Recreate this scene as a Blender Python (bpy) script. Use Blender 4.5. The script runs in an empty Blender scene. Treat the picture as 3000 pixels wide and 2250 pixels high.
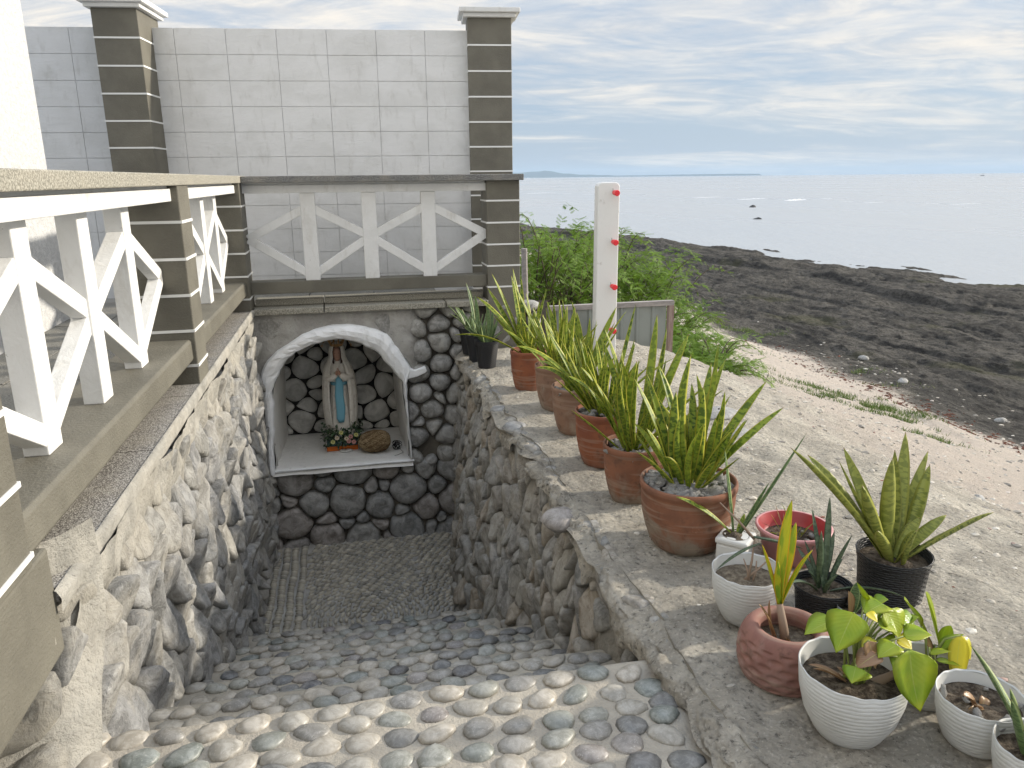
import bpy, math, random
import numpy as np
from mathutils import Matrix, Vector

# ------------------------------------------------------------------ camera, world, sun, exposure
S = bpy.context.scene
COL = S.collection
F, PITCH, ROLL, YAW = 2253.0, math.radians(15.03), math.radians(0.58), math.radians(11.8)
f0 = np.array([math.sin(YAW), math.cos(YAW), 0.0]); r0 = np.array([math.cos(YAW), -math.sin(YAW), 0.0]); u0 = np.array([0, 0, 1.0])
FW = f0*math.cos(PITCH) - u0*math.sin(PITCH); UU = u0*math.cos(PITCH) + f0*math.sin(PITCH)
RR = r0*math.cos(ROLL) - UU*math.sin(ROLL); UP = UU*math.cos(ROLL) + r0*math.sin(ROLL)
cd = bpy.data.cameras.new('camera'); cam = bpy.data.objects.new('camera', cd); COL.objects.link(cam)
cd.sensor_width = 36; cd.lens = F/3000*36; cd.clip_start = 0.05; cd.clip_end = 60000
cam.matrix_world = Matrix(((RR[0], UP[0], -FW[0], 0), (RR[1], UP[1], -FW[1], 0), (RR[2], UP[2], -FW[2], 0), (0, 0, 0, 1)))
S.camera = cam
S.view_settings.view_transform = 'Standard'; S.view_settings.look = 'None'
S.view_settings.gamma = 1; S.view_settings.use_curve_mapping = False
S.view_settings.exposure = 0.74
S.cycles.max_bounces = 6

SUN_EL, SUN_AZ = math.radians(21), math.radians(4)      # azimuth measured from +X towards +Y
W = bpy.data.worlds.new('World'); S.world = W; W.use_nodes = True
nt = W.node_tree; nt.nodes.clear()
def wn(t, **k):
    n = nt.nodes.new(t)
    for a, b in k.items(): setattr(n, a, b)
    return n
wout = wn('ShaderNodeOutputWorld'); bg = wn('ShaderNodeBackground'); bg.inputs[1].default_value = 0.10
sky = wn('ShaderNodeTexSky', sky_type='NISHITA', sun_disc=False)
sky.sun_elevation = SUN_EL; sky.sun_rotation = math.radians(90) - SUN_AZ; sky.air_density = 1.0; sky.dust_density = 1.2; sky.ozone_density = 2.0
tc = wn('ShaderNodeTexCoord'); sep = wn('ShaderNodeSeparateXYZ'); nt.links.new(tc.outputs['Generated'], sep.inputs[0])
def wm(op, a, b=None, clamp=False):
    n = wn('ShaderNodeMath', operation=op, use_clamp=clamp)
    for i, v in enumerate((a, b)):
        if v is None: continue
        if isinstance(v, (int, float)): n.inputs[i].default_value = v
        else: nt.links.new(v, n.inputs[i])
    return n.outputs[0]
zc = wm('MAXIMUM', sep.outputs[2], 0.0)
inv = wm('DIVIDE', 1.0, wm('ADD', zc, 0.10))
cx = wm('MULTIPLY', sep.outputs[0], inv); cy = wm('MULTIPLY', sep.outputs[1], inv)
comb = wn('ShaderNodeCombineXYZ'); nt.links.new(cx, comb.inputs[0]); nt.links.new(cy, comb.inputs[1])
mp = wn('ShaderNodeMapping'); mp.inputs['Scale'].default_value = (0.40, 0.66, 1); mp.inputs['Rotation'].default_value = (0, 0, math.radians(12)); mp.inputs['Location'].default_value = (1.7, 0.45, 0)
nt.links.new(comb.outputs[0], mp.inputs[0])
def wnoise(scale, detail, rough, dist, src):
    n = wn('ShaderNodeTexNoise'); n.inputs['Scale'].default_value = scale; n.inputs['Detail'].default_value = detail
    n.inputs['Roughness'].default_value = rough; n.inputs['Distortion'].default_value = dist
    nt.links.new(src, n.inputs['Vector']); return n.outputs['Fac']
def wramp(v, a, b, lo=0.0, hi=1.0):
    n = wn('ShaderNodeMapRange', interpolation_type='SMOOTHSTEP'); nt.links.new(v, n.inputs[0])
    for i, x in enumerate((a, b, lo, hi)): n.inputs[i+1].default_value = x
    return n.outputs[0]
n1 = wnoise(0.55, 9, 0.62, 0.9, mp.outputs[0]); n2 = wnoise(2.6, 7, 0.65, 1.6, mp.outputs[0]); n3 = wnoise(9.0, 4, 0.6, 0.8, mp.outputs[0])
nsum = wm('ADD', wm('ADD', wm('MULTIPLY', n1, 0.74), wm('MULTIPLY', n2, 0.21)), wm('MULTIPLY', n3, 0.05))
elev = wramp(zc, 0.02, 0.16, -0.085, 0.062)             # thinner cover low down, closed cover higher up
mask = wramp(wm('ADD', nsum, elev), 0.40, 0.62)
mix = wn('ShaderNodeMix', data_type='RGBA'); nt.links.new(mask, mix.inputs['Factor'])
skm = wn('ShaderNodeMix', data_type='RGBA', blend_type='MIX'); skm.inputs['Factor'].default_value = 0.85
nt.links.new(sky.outputs[0], skm.inputs['A'])
grad = wn('ShaderNodeMix', data_type='RGBA'); nt.links.new(wramp(zc, 0.0, 0.45), grad.inputs['Factor'])
grad.inputs['A'].default_value = (2.75, 3.35, 4.15, 1); grad.inputs['B'].default_value = (2.1, 3.0, 4.4, 1)
nt.links.new(grad.outputs['Result'], skm.inputs['B'])
nt.links.new(skm.outputs['Result'], mix.inputs['A'])
cl = wn('ShaderNodeMix', data_type='RGBA'); nt.links.new(wramp(n2, 0.35, 0.62), cl.inputs['Factor'])
cl.inputs['A'].default_value = (4.95, 4.8, 4.6, 1); cl.inputs['B'].default_value = (6.3, 5.85, 5.2, 1)
nt.links.new(cl.outputs['Result'], mix.inputs['B'])
# a thin overcast grows brighter from the horizon to the zenith
zg = wn('ShaderNodeMix', data_type='RGBA', blend_type='MULTIPLY'); zg.inputs['Factor'].default_value = 1.0
gl = wm('ADD', 1.0, wramp(zc, 0.12, 0.95, 0.0, 1.1)); cg = wn('ShaderNodeCombineXYZ')
for i_ in range(3): nt.links.new(gl, cg.inputs[i_])
nt.links.new(mix.outputs['Result'], zg.inputs['A']); nt.links.new(cg.outputs[0], zg.inputs['B'])
nt.links.new(zg.outputs['Result'], bg.inputs[0]); nt.links.new(bg.outputs[0], wout.inputs[0])

sd = bpy.data.lights.new('sun', 'SUN'); sun = bpy.data.objects.new('sun', sd); COL.objects.link(sun)
sd.energy = 3.2; sd.angle = math.radians(2.5); sd.color = (1.0, 0.92, 0.79)
SV = Vector((math.cos(SUN_EL)*math.cos(SUN_AZ), math.cos(SUN_EL)*math.sin(SUN_AZ), math.sin(SUN_EL)))
sun.rotation_euler = SV.to_track_quat('Z', 'Y').to_euler(); sun.location = (10, 0, 8)

# ------------------------------------------------------------------ helpers
rnd = random.Random(7); nrg = np.random.RandomState(5)
def ray(px, py): return FW + RR*(px-1500)/F - UP*(py-1125)/F
def atz(px, py, z): d = ray(px, py); return d*(z/d[2])
def aty(px, py, y): d = ray(px, py); return d*(y/d[1])
def atx(px, py, x): d = ray(px, py); return d*(x/d[0])
def atd(px, py, dep): d = ray(px, py); return d*dep         # dep metres along the view axis

def _hash(i, j, k):
    h = (i*374761393 + j*668265263 + k*2147483647 + 1013904223) & 0xffffffff
    h = ((h ^ (h >> 13))*1274126177) & 0xffffffff
    h = (h ^ (h >> 16))
    return (h & 0xffff)/65535.0
def vnoise(x, y, z=0.0):
    x, y, z = np.broadcast_arrays(np.asarray(x, float), np.asarray(y, float), np.asarray(z, float))
    i, j, k = np.floor(x).astype(np.int64), np.floor(y).astype(np.int64), np.floor(z).astype(np.int64)
    u, v, w = x-i, y-j, z-k
    u, v, w = u*u*(3-2*u), v*v*(3-2*v), w*w*(3-2*w)
    def L(a, b, t): return a+(b-a)*t
    return L(L(L(_hash(i, j, k), _hash(i+1, j, k), u), L(_hash(i, j+1, k), _hash(i+1, j+1, k), u), v),
             L(L(_hash(i, j, k+1), _hash(i+1, j, k+1), u), L(_hash(i, j+1, k+1), _hash(i+1, j+1, k+1), u), v), w)*2-1
def fbm(x, y, z=0.0, o=4):
    s = 0; a = 0.5
    for q in range(o):
        s = s + a*vnoise(np.asarray(x)*2**q+q*17.3, np.asarray(y)*2**q+q*5.1, np.asarray(z)*2**q); a *= 0.5
    return s

class MB:
    def __init__(s): s.v = []; s.f = []; s.uv = None
    def add(s, vs, fs):
        o = len(s.v); s.v += [tuple(map(float, p)) for p in vs]; s.f += [tuple(i+o for i in q) for q in fs]; return s
    def box(s, x0, y0, z0, x1, y1, z1):
        return s.add([(x0,y0,z0),(x1,y0,z0),(x1,y1,z0),(x0,y1,z0),(x0,y0,z1),(x1,y0,z1),(x1,y1,z1),(x0,y1,z1)],
                     [(0,3,2,1),(4,5,6,7),(0,1,5,4),(1,2,6,5),(2,3,7,6),(3,0,4,7)])
    def prism(s, poly, axis, a, b):
        """poly: 2D outline; extruded along an axis from a to b"""
        n = len(poly); vs = []
        for t in (a, b):
            for (p, q) in poly: vs.append({'x': (t, p, q), 'y': (p, t, q), 'z': (p, q, t)}[axis])
        fs = [tuple(range(n)), tuple(range(2*n-1, n-1, -1))] + [(i, i+n, (i+1) % n+n, (i+1) % n) for i in range(n)]
        return s.add(vs, fs)
    def tube(s, pts, rad, n=8):
        pts = [np.array(p, float) for p in pts]; R = rad if hasattr(rad, '__len__') else [rad]*len(pts)
        vs = []
        for i, p in enumerate(pts):
            t = pts[min(i+1, len(pts)-1)] - pts[max(i-1, 0)]; t = t/(np.linalg.norm(t)+1e-9)
            a = np.cross(t, (0, 0, 1.0)) if abs(t[2]) < 0.95 else np.cross(t, (1.0, 0, 0)); a /= np.linalg.norm(a); b = np.cross(t, a)
            for k in range(n): an = 2*math.pi*k/n; vs.append(p+R[i]*(a*math.cos(an)+b*math.sin(an)))
        m = len(pts)
        fs = [(i*n+k, i*n+(k+1) % n, (i+1)*n+(k+1) % n, (i+1)*n+k) for i in range(m-1) for k in range(n)]
        fs += [tuple(range(n-1, -1, -1)), tuple((m-1)*n+k for k in range(n))]
        return s.add(vs, fs)
    def lathe(s, prof, n=40, fn=None, cap0=True, cap1=False):
        vs = []
        for i, (r, z) in enumerate(prof):
            for k in range(n):
                a = 2*math.pi*k/n; rr, zz = (r, z) if fn is None else fn(r, z, a, i)
                vs.append((rr*math.cos(a), rr*math.sin(a), zz))
        m = len(prof)
        fs = [(i*n+k, i*n+(k+1) % n, (i+1)*n+(k+1) % n, (i+1)*n+k) for i in range(m-1) for k in range(n)]
        if cap0: fs.append(tuple(range(n-1, -1, -1)))
        if cap1: fs.append(tuple((m-1)*n+k for k in range(n)))
        return s.add(vs, fs)
    def grid(s, P):
        """P: array (m,n,3)"""
        m, n = P.shape[:2]
        return s.add(P.reshape(-1, 3), [(i*n+j, i*n+j+1, (i+1)*n+j+1, (i+1)*n+j) for i in range(m-1) for j in range(n-1)])

def tag(o, label=None, cat=None, group=None, kind=None):
    if label: o['label'] = label
    if cat: o['category'] = cat
    if group: o['group'] = group
    if kind: o['kind'] = kind
    return o
def thing(name, label, cat, loc=(0, 0, 0), rz=0.0, group=None, kind=None):
    o = bpy.data.objects.new(name, None); COL.objects.link(o); o.empty_display_size = 0.1
    o.location = tuple(map(float, loc)); o.rotation_euler = (0, 0, rz)
    return tag(o, label, cat, group, kind)
def ob(name, mb, m, parent=None, smooth=False, local=False, bevel=0.0, sub=0):
    """link the collected shape as one mesh object; world coordinates unless local"""
    me = bpy.data.meshes.new(name)
    V = np.array(mb.v, float); c = np.zeros(3)
    if not local:
        c = (V.min(0)+V.max(0))/2; c[2] = V[:, 2].min(); V = V-c
    me.from_pydata(V.tolist(), [], mb.f)
    if mb.uv is not None:
        l = me.uv_layers.new(name='UVMap'); idx = np.empty(len(me.loops), np.int32); me.loops.foreach_get('vertex_index', idx)
        l.data.foreach_set('uv', np.array(mb.uv, float)[idx].ravel())
    if smooth: me.polygons.foreach_set('use_smooth', [True]*len(me.polygons))
    me.materials.append(m); me.update()
    o = bpy.data.objects.new(name, me); COL.objects.link(o)
    if parent is not None: o.parent = parent
    if not local:
        base = np.zeros(3); p = parent
        while p is not None: base += np.array(p.location); p = p.parent
        o.location = tuple(c-base)
    if bevel:
        b = o.modifiers.new('bevel', 'BEVEL'); b.width = bevel; b.segments = 2; b.limit_method = 'ANGLE'; b.angle_limit = math.radians(35)
    if sub:
        b = o.modifiers.new('sub', 'SUBSURF'); b.levels = sub; b.render_levels = sub
    return o
def inst(src_me, name, parent, M, m=None):
    o = bpy.data.objects.new(name, src_me); COL.objects.link(o)
    if parent is not None: o.parent = parent
    o.matrix_local = M
    if m is not None:
        o.material_slots[0].link = 'OBJECT'; o.material_slots[0].material = m
    return o

# ------------------------------------------------------------------ materials
def lin(r, g, b): return tuple(((c/255)/12.92 if c/255 <= 0.04045 else ((c/255+0.055)/1.055)**2.4) for c in (r, g, b))+(1.0,)
class MT:
    def __init__(s, name, rough=0.8, spec=0.3):
        s.m = bpy.data.materials.new(name); s.m.use_nodes = True; s.t = s.m.node_tree; s.n = s.t.nodes
        s.b = s.n['Principled BSDF']; s.b.inputs['Roughness'].default_value = rough; s.b.inputs['Specular IOR Level'].default_value = spec
        s.tc = s.n.new('ShaderNodeTexCoord'); s.geo = s.n.new('ShaderNodeNewGeometry'); s.h = None
    def l(s, a, b): s.t.links.new(a, b)
    def noise(s, scale, detail=4, rough=0.55, dist=0.0, vec=None, sc=None, coord='world'):
        n = s.n.new('ShaderNodeTexNoise'); n.inputs['Scale'].default_value = scale; n.inputs['Detail'].default_value = detail
        n.inputs['Roughness'].default_value = rough; n.inputs['Distortion'].default_value = dist
        s.l(s.vec(vec, sc, coord), n.inputs['Vector']); return n.outputs['Fac']
    def vec(s, vec=None, sc=None, coord='world'):
        v = vec if vec is not None else {'world': s.geo.outputs['Position'], 'object': s.tc.outputs['Object'], 'uv': s.tc.outputs['UV'], 'gen': s.tc.outputs['Generated']}[coord]
        if sc:
            mpn = s.n.new('ShaderNodeMapping'); mpn.inputs['Scale'].default_value = sc; s.l(v, mpn.inputs[0]); v = mpn.outputs[0]
        return v
    def voro(s, scale, feature='F1', vec=None, sc=None, coord='world', out='Distance', rnd_=1.0):
        n = s.n.new('ShaderNodeTexVoronoi'); n.feature = feature; n.inputs['Scale'].default_value = scale; n.inputs['Randomness'].default_value = rnd_
        s.l(s.vec(vec, sc, coord), n.inputs['Vector']); return n.outputs[out]
    def map(s, v, a, b, lo=0.0, hi=1.0, smooth=True):
        n = s.n.new('ShaderNodeMapRange'); n.interpolation_type = 'SMOOTHSTEP' if smooth else 'LINEAR'
        s.l(v, n.inputs[0])
        for i, x in enumerate((a, b, lo, hi)): n.inputs[i+1].default_value = x
        return n.outputs[0]
    def math(s, op, a, b=0.0, clamp=False):
        n = s.n.new('ShaderNodeMath'); n.operation = op; n.use_clamp = clamp
        for i, v in enumerate((a, b)):
            if isinstance(v, (int, float)): n.inputs[i].default_value = v
            else: s.l(v, n.inputs[i])
        return n.outputs[0]
    def mix(s, fac, a, b, mode='MIX'):
        n = s.n.new('ShaderNodeMix'); n.data_type = 'RGBA'; n.blend_type = mode
        for k, v in (('Factor', fac), ('A', a), ('B', b)):
            if isinstance(v, (int, float)): n.inputs[k].default_value = v
            elif isinstance(v, tuple): n.inputs[k].default_value = v
            else: s.l(v, n.inputs[k])
        return n.outputs['Result']
    def sep(s, v):
        n = s.n.new('ShaderNodeSeparateXYZ'); s.l(v, n.inputs[0]); return n.outputs
    def rand(s):
        n = s.n.new('ShaderNodeObjectInfo'); return n.outputs['Random']
    def ramp(s, v, stops):
        n = s.n.new('ShaderNodeValToRGB'); e = n.color_ramp.elements
        while len(e) > 1: e.remove(e[-1])
        e[0].position = stops[0][0]; e[0].color = stops[0][1]
        for p, c in stops[1:]: q = e.new(p); q.color = c
        s.l(v, n.inputs[0]); return n.outputs[0]
    def col(s, c):
        if isinstance(c, tuple): s.b.inputs['Base Color'].default_value = c
        else: s.l(c, s.b.inputs['Base Color'])
        return s
    def rough(s, c): s.l(c, s.b.inputs['Roughness']); return s
    def bump(s, h, strength=0.5, dist=0.01):
        n = s.n.new('ShaderNodeBump'); n.inputs['Strength'].default_value = strength; n.inputs['Distance'].default_value = dist
        s.l(h, n.inputs['Height'])
        if s.h is not None: s.l(s.h, n.inputs['Normal'])
        s.h = n.outputs[0]; s.l(s.h, s.b.inputs['Normal']); return s
    def translucent(s, col, fac=0.35):
        t = s.n.new('ShaderNodeBsdfTranslucent'); mx = s.n.new('ShaderNodeMixShader'); out = s.n['Material Output']
        if isinstance(col, tuple): t.inputs[0].default_value = col
        else: s.l(col, t.inputs[0])
        mx.inputs[0].default_value = fac; s.l(s.b.outputs[0], mx.inputs[1]); s.l(t.outputs[0], mx.inputs[2]); s.l(mx.outputs[0], out.inputs['Surface']); return s

def c3(r, g, b): return (r, g, b, 1.0)
M = {}
# white painted render: brush and trowel relief
def white_mat(name, c=(0.74, 0.75, 0.76), grime=0.12, bs=0.35, sc=(1, 1, 1)):
    t = MT(name, 0.62, 0.35); n = t.noise(3.0, 5, 0.6, 0.4, sc=sc); g = t.noise(14, 5, 0.65, 0.3, sc=(1, 1, 0.35))
    a = t.mix(t.map(n, 0.35, 0.7), c3(*c), c3(c[0]*0.90, c[1]*0.90, c[2]*0.89))
    a = t.mix(t.math('MULTIPLY', t.map(g, 0.52, 0.75), grime*2.2), a, c3(0.40, 0.39, 0.36))
    t.col(a).bump(t.noise(120, 3, 0.6), bs*0.5, 0.003).bump(t.noise(22, 5, 0.65, 0.6, sc=(1, 1, 2.2)), bs, 0.008); return t.m
M['white'] = white_mat('white_paint', (0.77, 0.77, 0.755), 0.12, 0.22)
def worn(name, c):
    t = MT(name, 0.6, 0.35); n = t.noise(2.5, 5, 0.65, 0.5); g = t.noise(9, 6, 0.7, 0.4, sc=(1, 1, 0.3)); ch = t.noise(45, 5, 0.75)
    a = t.mix(t.map(n, 0.35, 0.7), c3(c, c, c*0.985), c3(c*0.88, c*0.88, c*0.86)); a = t.mix(t.map(g, 0.52, 0.74, 0, 0.45), a, c3(0.40, 0.37, 0.31)); a = t.mix(t.map(ch, 0.66, 0.70, 0, 0.7), a, c3(0.30, 0.28, 0.25))
    t.col(a).bump(t.noise(90, 3), 0.2, 0.002).bump(t.noise(18, 5, 0.6, 0.6), 0.5, 0.010); return t.m
M['white'] = worn('weathered_white_paint', 0.73)
M['white_wall'] = white_mat('white_block_wall', (0.70, 0.70, 0.695), 0.16, 0.45, (1, 1, 1.6))
M['white_arch'] = white_mat('whitewashed_arch', (0.86, 0.87, 0.88), 0.12, 0.9)
M['white_niche'] = white_mat('whitewashed_niche', (0.74, 0.73, 0.70), 0.22, 0.8)
t = MT('white_stucco', 0.8, 0.2); n = t.noise(26, 6, 0.7, 0.2)
t.col(t.mix(t.map(n, 0.4, 0.6), c3(0.54, 0.545, 0.545), c3(0.63, 0.63, 0.625))).bump(n, 0.9, 0.02); M['stucco'] = t.m
# olive brown textured paint
t = MT('brown_render_paint', 0.6, 0.35); n = t.noise(4, 4, 0.6); q = t.noise(70, 4, 0.6, 0.4, sc=(1, 1, 1.8))
t.col(t.mix(t.map(n, 0.3, 0.7), c3(0.125, 0.117, 0.094), c3(0.165, 0.155, 0.125))).bump(q, 0.55, 0.008); M['brown'] = t.m
t = MT('groove_white', 0.7); t.col(c3(0.75, 0.75, 0.73)).bump(t.noise(60), 0.3, 0.003); M['stripe'] = t.m
# pebble-wash coping and ledge tiles
def wash(name, base, dk, scale=170, sc=(1, 1, 1)):
    t = MT(name, 0.75, 0.3); v = t.voro(scale, sc=sc); n = t.noise(5, 5, 0.6); k = t.noise(scale*0.8, 3, 0.7, sc=sc)
    a = t.mix(t.map(k, 0.42, 0.60), dk, base); a = t.mix(t.map(n, 0.4, 0.75, 0, 0.45), a, c3(0.36, 0.33, 0.27))
    t.col(a).bump(v, 0.5, 0.004); return t.m
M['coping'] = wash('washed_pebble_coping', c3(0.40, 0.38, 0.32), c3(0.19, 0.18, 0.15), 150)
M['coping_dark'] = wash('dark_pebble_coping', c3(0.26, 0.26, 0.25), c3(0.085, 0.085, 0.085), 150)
M['ledge'] = wash('ledge_tile', c3(0.50, 0.48, 0.44), c3(0.11, 0.10, 0.095), 210)
M['walk'] = wash('walkway_tile', c3(0.30, 0.29, 0.26), c3(0.12, 0.115, 0.10), 120, (1, 2.5, 1))
# mortar and rough concrete
def mortar(name, a, b, c, scale=1.0, bs=0.8):
    t = MT(name, 0.92, 0.15); n = t.noise(5*scale, 8, 0.65, 0.4); k = t.noise(38*scale, 6, 0.7); s_ = t.noise(1.3*scale, 3)
    x = t.mix(t.map(n, 0.35, 0.65), a, b); x = t.mix(t.map(k, 0.56, 0.72, 0, 0.55), x, c); x = t.mix(t.map(s_, 0.4, 0.7, 0, 0.3), x, c3(0.42, 0.38, 0.31))
    pit = t.voro(46*scale); t.col(x).bump(k, bs, 0.010).bump(n, bs*0.8, 0.03).bump(t.map(pit, 0.0, 0.35), 0.3*bs, 0.006); return t.m
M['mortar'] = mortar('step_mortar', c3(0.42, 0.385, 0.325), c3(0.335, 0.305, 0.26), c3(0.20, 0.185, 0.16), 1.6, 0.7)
M['mortar_low'] = mortar('shade_toned_step_mortar', c3(0.36, 0.33, 0.275), c3(0.29, 0.265, 0.22), c3(0.18, 0.165, 0.14), 1.6, 0.4)  # darker copy for the lower steps, their shade put into the colour
M['conc'] = mortar('rough_concrete', c3(0.42, 0.385, 0.33), c3(0.30, 0.275, 0.235), c3(0.13, 0.12, 0.105), 1.0, 0.9)
M['conc_dark'] = mortar('wall_bedding', c3(0.115, 0.105, 0.09), c3(0.07, 0.065, 0.056), c3(0.03, 0.03, 0.028), 1.4, 0.9)
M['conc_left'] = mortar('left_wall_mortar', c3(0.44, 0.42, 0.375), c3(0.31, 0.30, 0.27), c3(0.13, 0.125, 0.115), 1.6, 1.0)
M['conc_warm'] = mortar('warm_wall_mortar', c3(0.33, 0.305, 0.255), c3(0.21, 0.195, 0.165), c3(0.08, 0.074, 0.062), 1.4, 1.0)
M['conc_grey'] = mortar('grey_concrete', c3(0.42, 0.41, 0.385), c3(0.31, 0.30, 0.28), c3(0.13, 0.127, 0.118), 1.1, 0.8)
# stones
def stone(name, cols, vein=0.25, bs=0.5, mott=9, rough=0.75, dust=None):
    t = MT(name, rough, 0.3); r = t.rand(); base = t.ramp(r, [((i+0.0)/len(cols), c3(*c)) for i, c in enumerate(cols)])
    n = t.noise(mott, 8, 0.68, 0.8); k = t.noise(60, 5, 0.7); x = t.mix(t.map(n, 0.30, 0.70, 0, 1), t.mix(0.42, base, c3(0, 0, 0)), t.mix(0.16, base, c3(1, 1, 1)))
    w = t.noise(mott*0.9, 2, 0.5, 2.5); d = t.math('ABSOLUTE', t.math('SUBTRACT', w, 0.5)); x = t.mix(t.math('MULTIPLY', t.map(d, 0.0, 0.025, 1, 0), vein), x, c3(0.46, 0.45, 0.42))
    if dust: x = t.mix(t.map(t.noise(4.5, 5, 0.6), 0.45, 0.62, 0, dust), x, c3(0.44, 0.41, 0.35))
    fr = t.voro(34, 'DISTANCE_TO_EDGE', sc=(1, 1, 0.5)); f2 = t.noise(24, 7, 0.75, 1.2, sc=(1, 1, 0.6))
    if mott >= 11: x = t.mix(t.map(f2, 0.56, 0.66, 0, 0.55), x, t.mix(0.6, base, c3(0, 0, 0)))
    t.col(x).bump(k, bs*0.8, 0.005).bump(n, bs, 0.02)
    if mott >= 11: t.bump(f2, 0.9, 0.014)
    return t.m
M['st_left'] = stone('shade_toned_rubble_stone', [(0.25, 0.25, 0.245), (0.32, 0.315, 0.30), (0.19, 0.195, 0.195), (0.36, 0.345, 0.31), (0.27, 0.27, 0.268)], 0.3, 0.8, 11, 0.85, 0.4)  # grey stones darkened: shade of the lower wall put into their colour
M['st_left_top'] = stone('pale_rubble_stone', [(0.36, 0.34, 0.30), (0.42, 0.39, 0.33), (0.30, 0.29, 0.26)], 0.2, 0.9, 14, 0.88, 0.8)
M['st_right'] = stone('warm_rubble_stone', [(0.36, 0.335, 0.28), (0.29, 0.28, 0.245), (0.41, 0.34, 0.25), (0.275, 0.275, 0.26), (0.34, 0.31, 0.265), (0.31, 0.30, 0.27)], 0.15, 0.8, 12, 0.88, 0.45)
M['st_back'] = stone('dark_river_stone', [(0.20, 0.20, 0.195), (0.25, 0.25, 0.24), (0.31, 0.305, 0.285), (0.22, 0.225, 0.22), (0.28, 0.25, 0.225)], 0.30, 0.35, 10, 0.6)
M['st_backup'] = stone('pale_river_stone', [(0.34, 0.335, 0.31), (0.40, 0.39, 0.37), (0.29, 0.285, 0.27), (0.36, 0.35, 0.32)], 0.35, 0.4, 11, 0.7)
M['st_niche'] = stone('washed_niche_stone', [(0.58, 0.57, 0.52), (0.64, 0.62, 0.57), (0.53, 0.52, 0.48)], 0.0, 0.12, 6, 0.85)
M['gap'] = MT('dark_gap', 0.95).col(c3(0.02, 0.019, 0.017)).m
def pebble(name, c, spk=0.2, rough=0.42):
    t = MT(name, rough, 0.5); r = t.rand(); n = t.noise(26, 6, 0.7, 0.6, coord='world'); k = t.noise(150, 3, 0.7)
    a = c3(*c); x = t.mix(t.map(n, 0.35, 0.68), t.mix(0.30, a, c3(0, 0, 0)), t.mix(0.12, a, c3(1, 1, 1)))
    x = t.mix(t.math('MULTIPLY', t.map(k, 0.56, 0.68), spk*2), x, c3(0.50, 0.49, 0.45)); x = t.mix(t.map(r, 0, 1, 0, 0.30, False), x, c3(0.27, 0.25, 0.21))
    t.col(x).bump(k, 0.25, 0.002); return t.m
PB = [pebble('pebble_cream', (0.39, 0.35, 0.285)), pebble('pebble_beige_grey', (0.32, 0.297, 0.25)), pebble('pebble_sage', (0.25, 0.252, 0.215)),
      pebble('pebble_grey', (0.205, 0.195, 0.175)), pebble('pebble_slate', (0.095, 0.099, 0.100), 0.1), pebble('pebble_dark', (0.070, 0.070, 0.075), 0.12),
      pebble('pebble_purple', (0.215, 0.19, 0.175), 0.3), pebble('pebble_green', (0.165, 0.185, 0.165), 0.15)]
t = MT('floor_pebble', 0.5, 0.4); r = t.geo.outputs['Random Per Island']
t.col(t.ramp(r, [(0, c3(0.40, 0.36, 0.29)), (0.3, c3(0.30, 0.28, 0.23)), (0.6, c3(0.46, 0.42, 0.34)), (0.85, c3(0.23, 0.22, 0.19)), (1, c3(0.52, 0.48, 0.40))])).bump(t.noise(80), 0.2, 0.002); M['fp_stuff'] = t.m
t = MT('floor_pebble_single', 0.5, 0.4)
t.col(t.ramp(t.rand(), [(0, c3(0.40, 0.36, 0.29)), (0.3, c3(0.30, 0.28, 0.23)), (0.6, c3(0.46, 0.42, 0.34)), (0.85, c3(0.23, 0.22, 0.19)), (1, c3(0.52, 0.48, 0.40))])).bump(t.noise(80), 0.2, 0.002); M['fp'] = t.m

# ------------------------------------------------------------------ key dimensions (metres, z = 0 at eye level)
XL = -0.83                       # face of the left wall
ZL = -1.04                       # ledge tiles and raised walkway
ZS = -1.48                       # top of the right wall
ZT = -1.55                       # landing
NOSE = [2.11, 2.60, 3.13, 3.70, 4.26, 4.85]
RISE = 0.283; ZF = -3.25; YN = 6.70
def treadz(Y):
    for k, n in enumerate(NOSE):
        if Y <= n: return ZT-RISE*k
    return ZF
def xr(Y, z):
    """face of the battered right wall"""
    b = np.interp(Y, [2.1, 3.6, 4.1, 5.3, 6.0, 6.7], [0.12, 0.085, 0.115, 0.165, 0.115, 0.075])
    return 0.93 - b*np.maximum(ZS-np.asarray(z), 0) + 0.03*vnoise(np.asarray(Y)*2.3, np.asarray(z)*2.0, 3.3)

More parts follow.
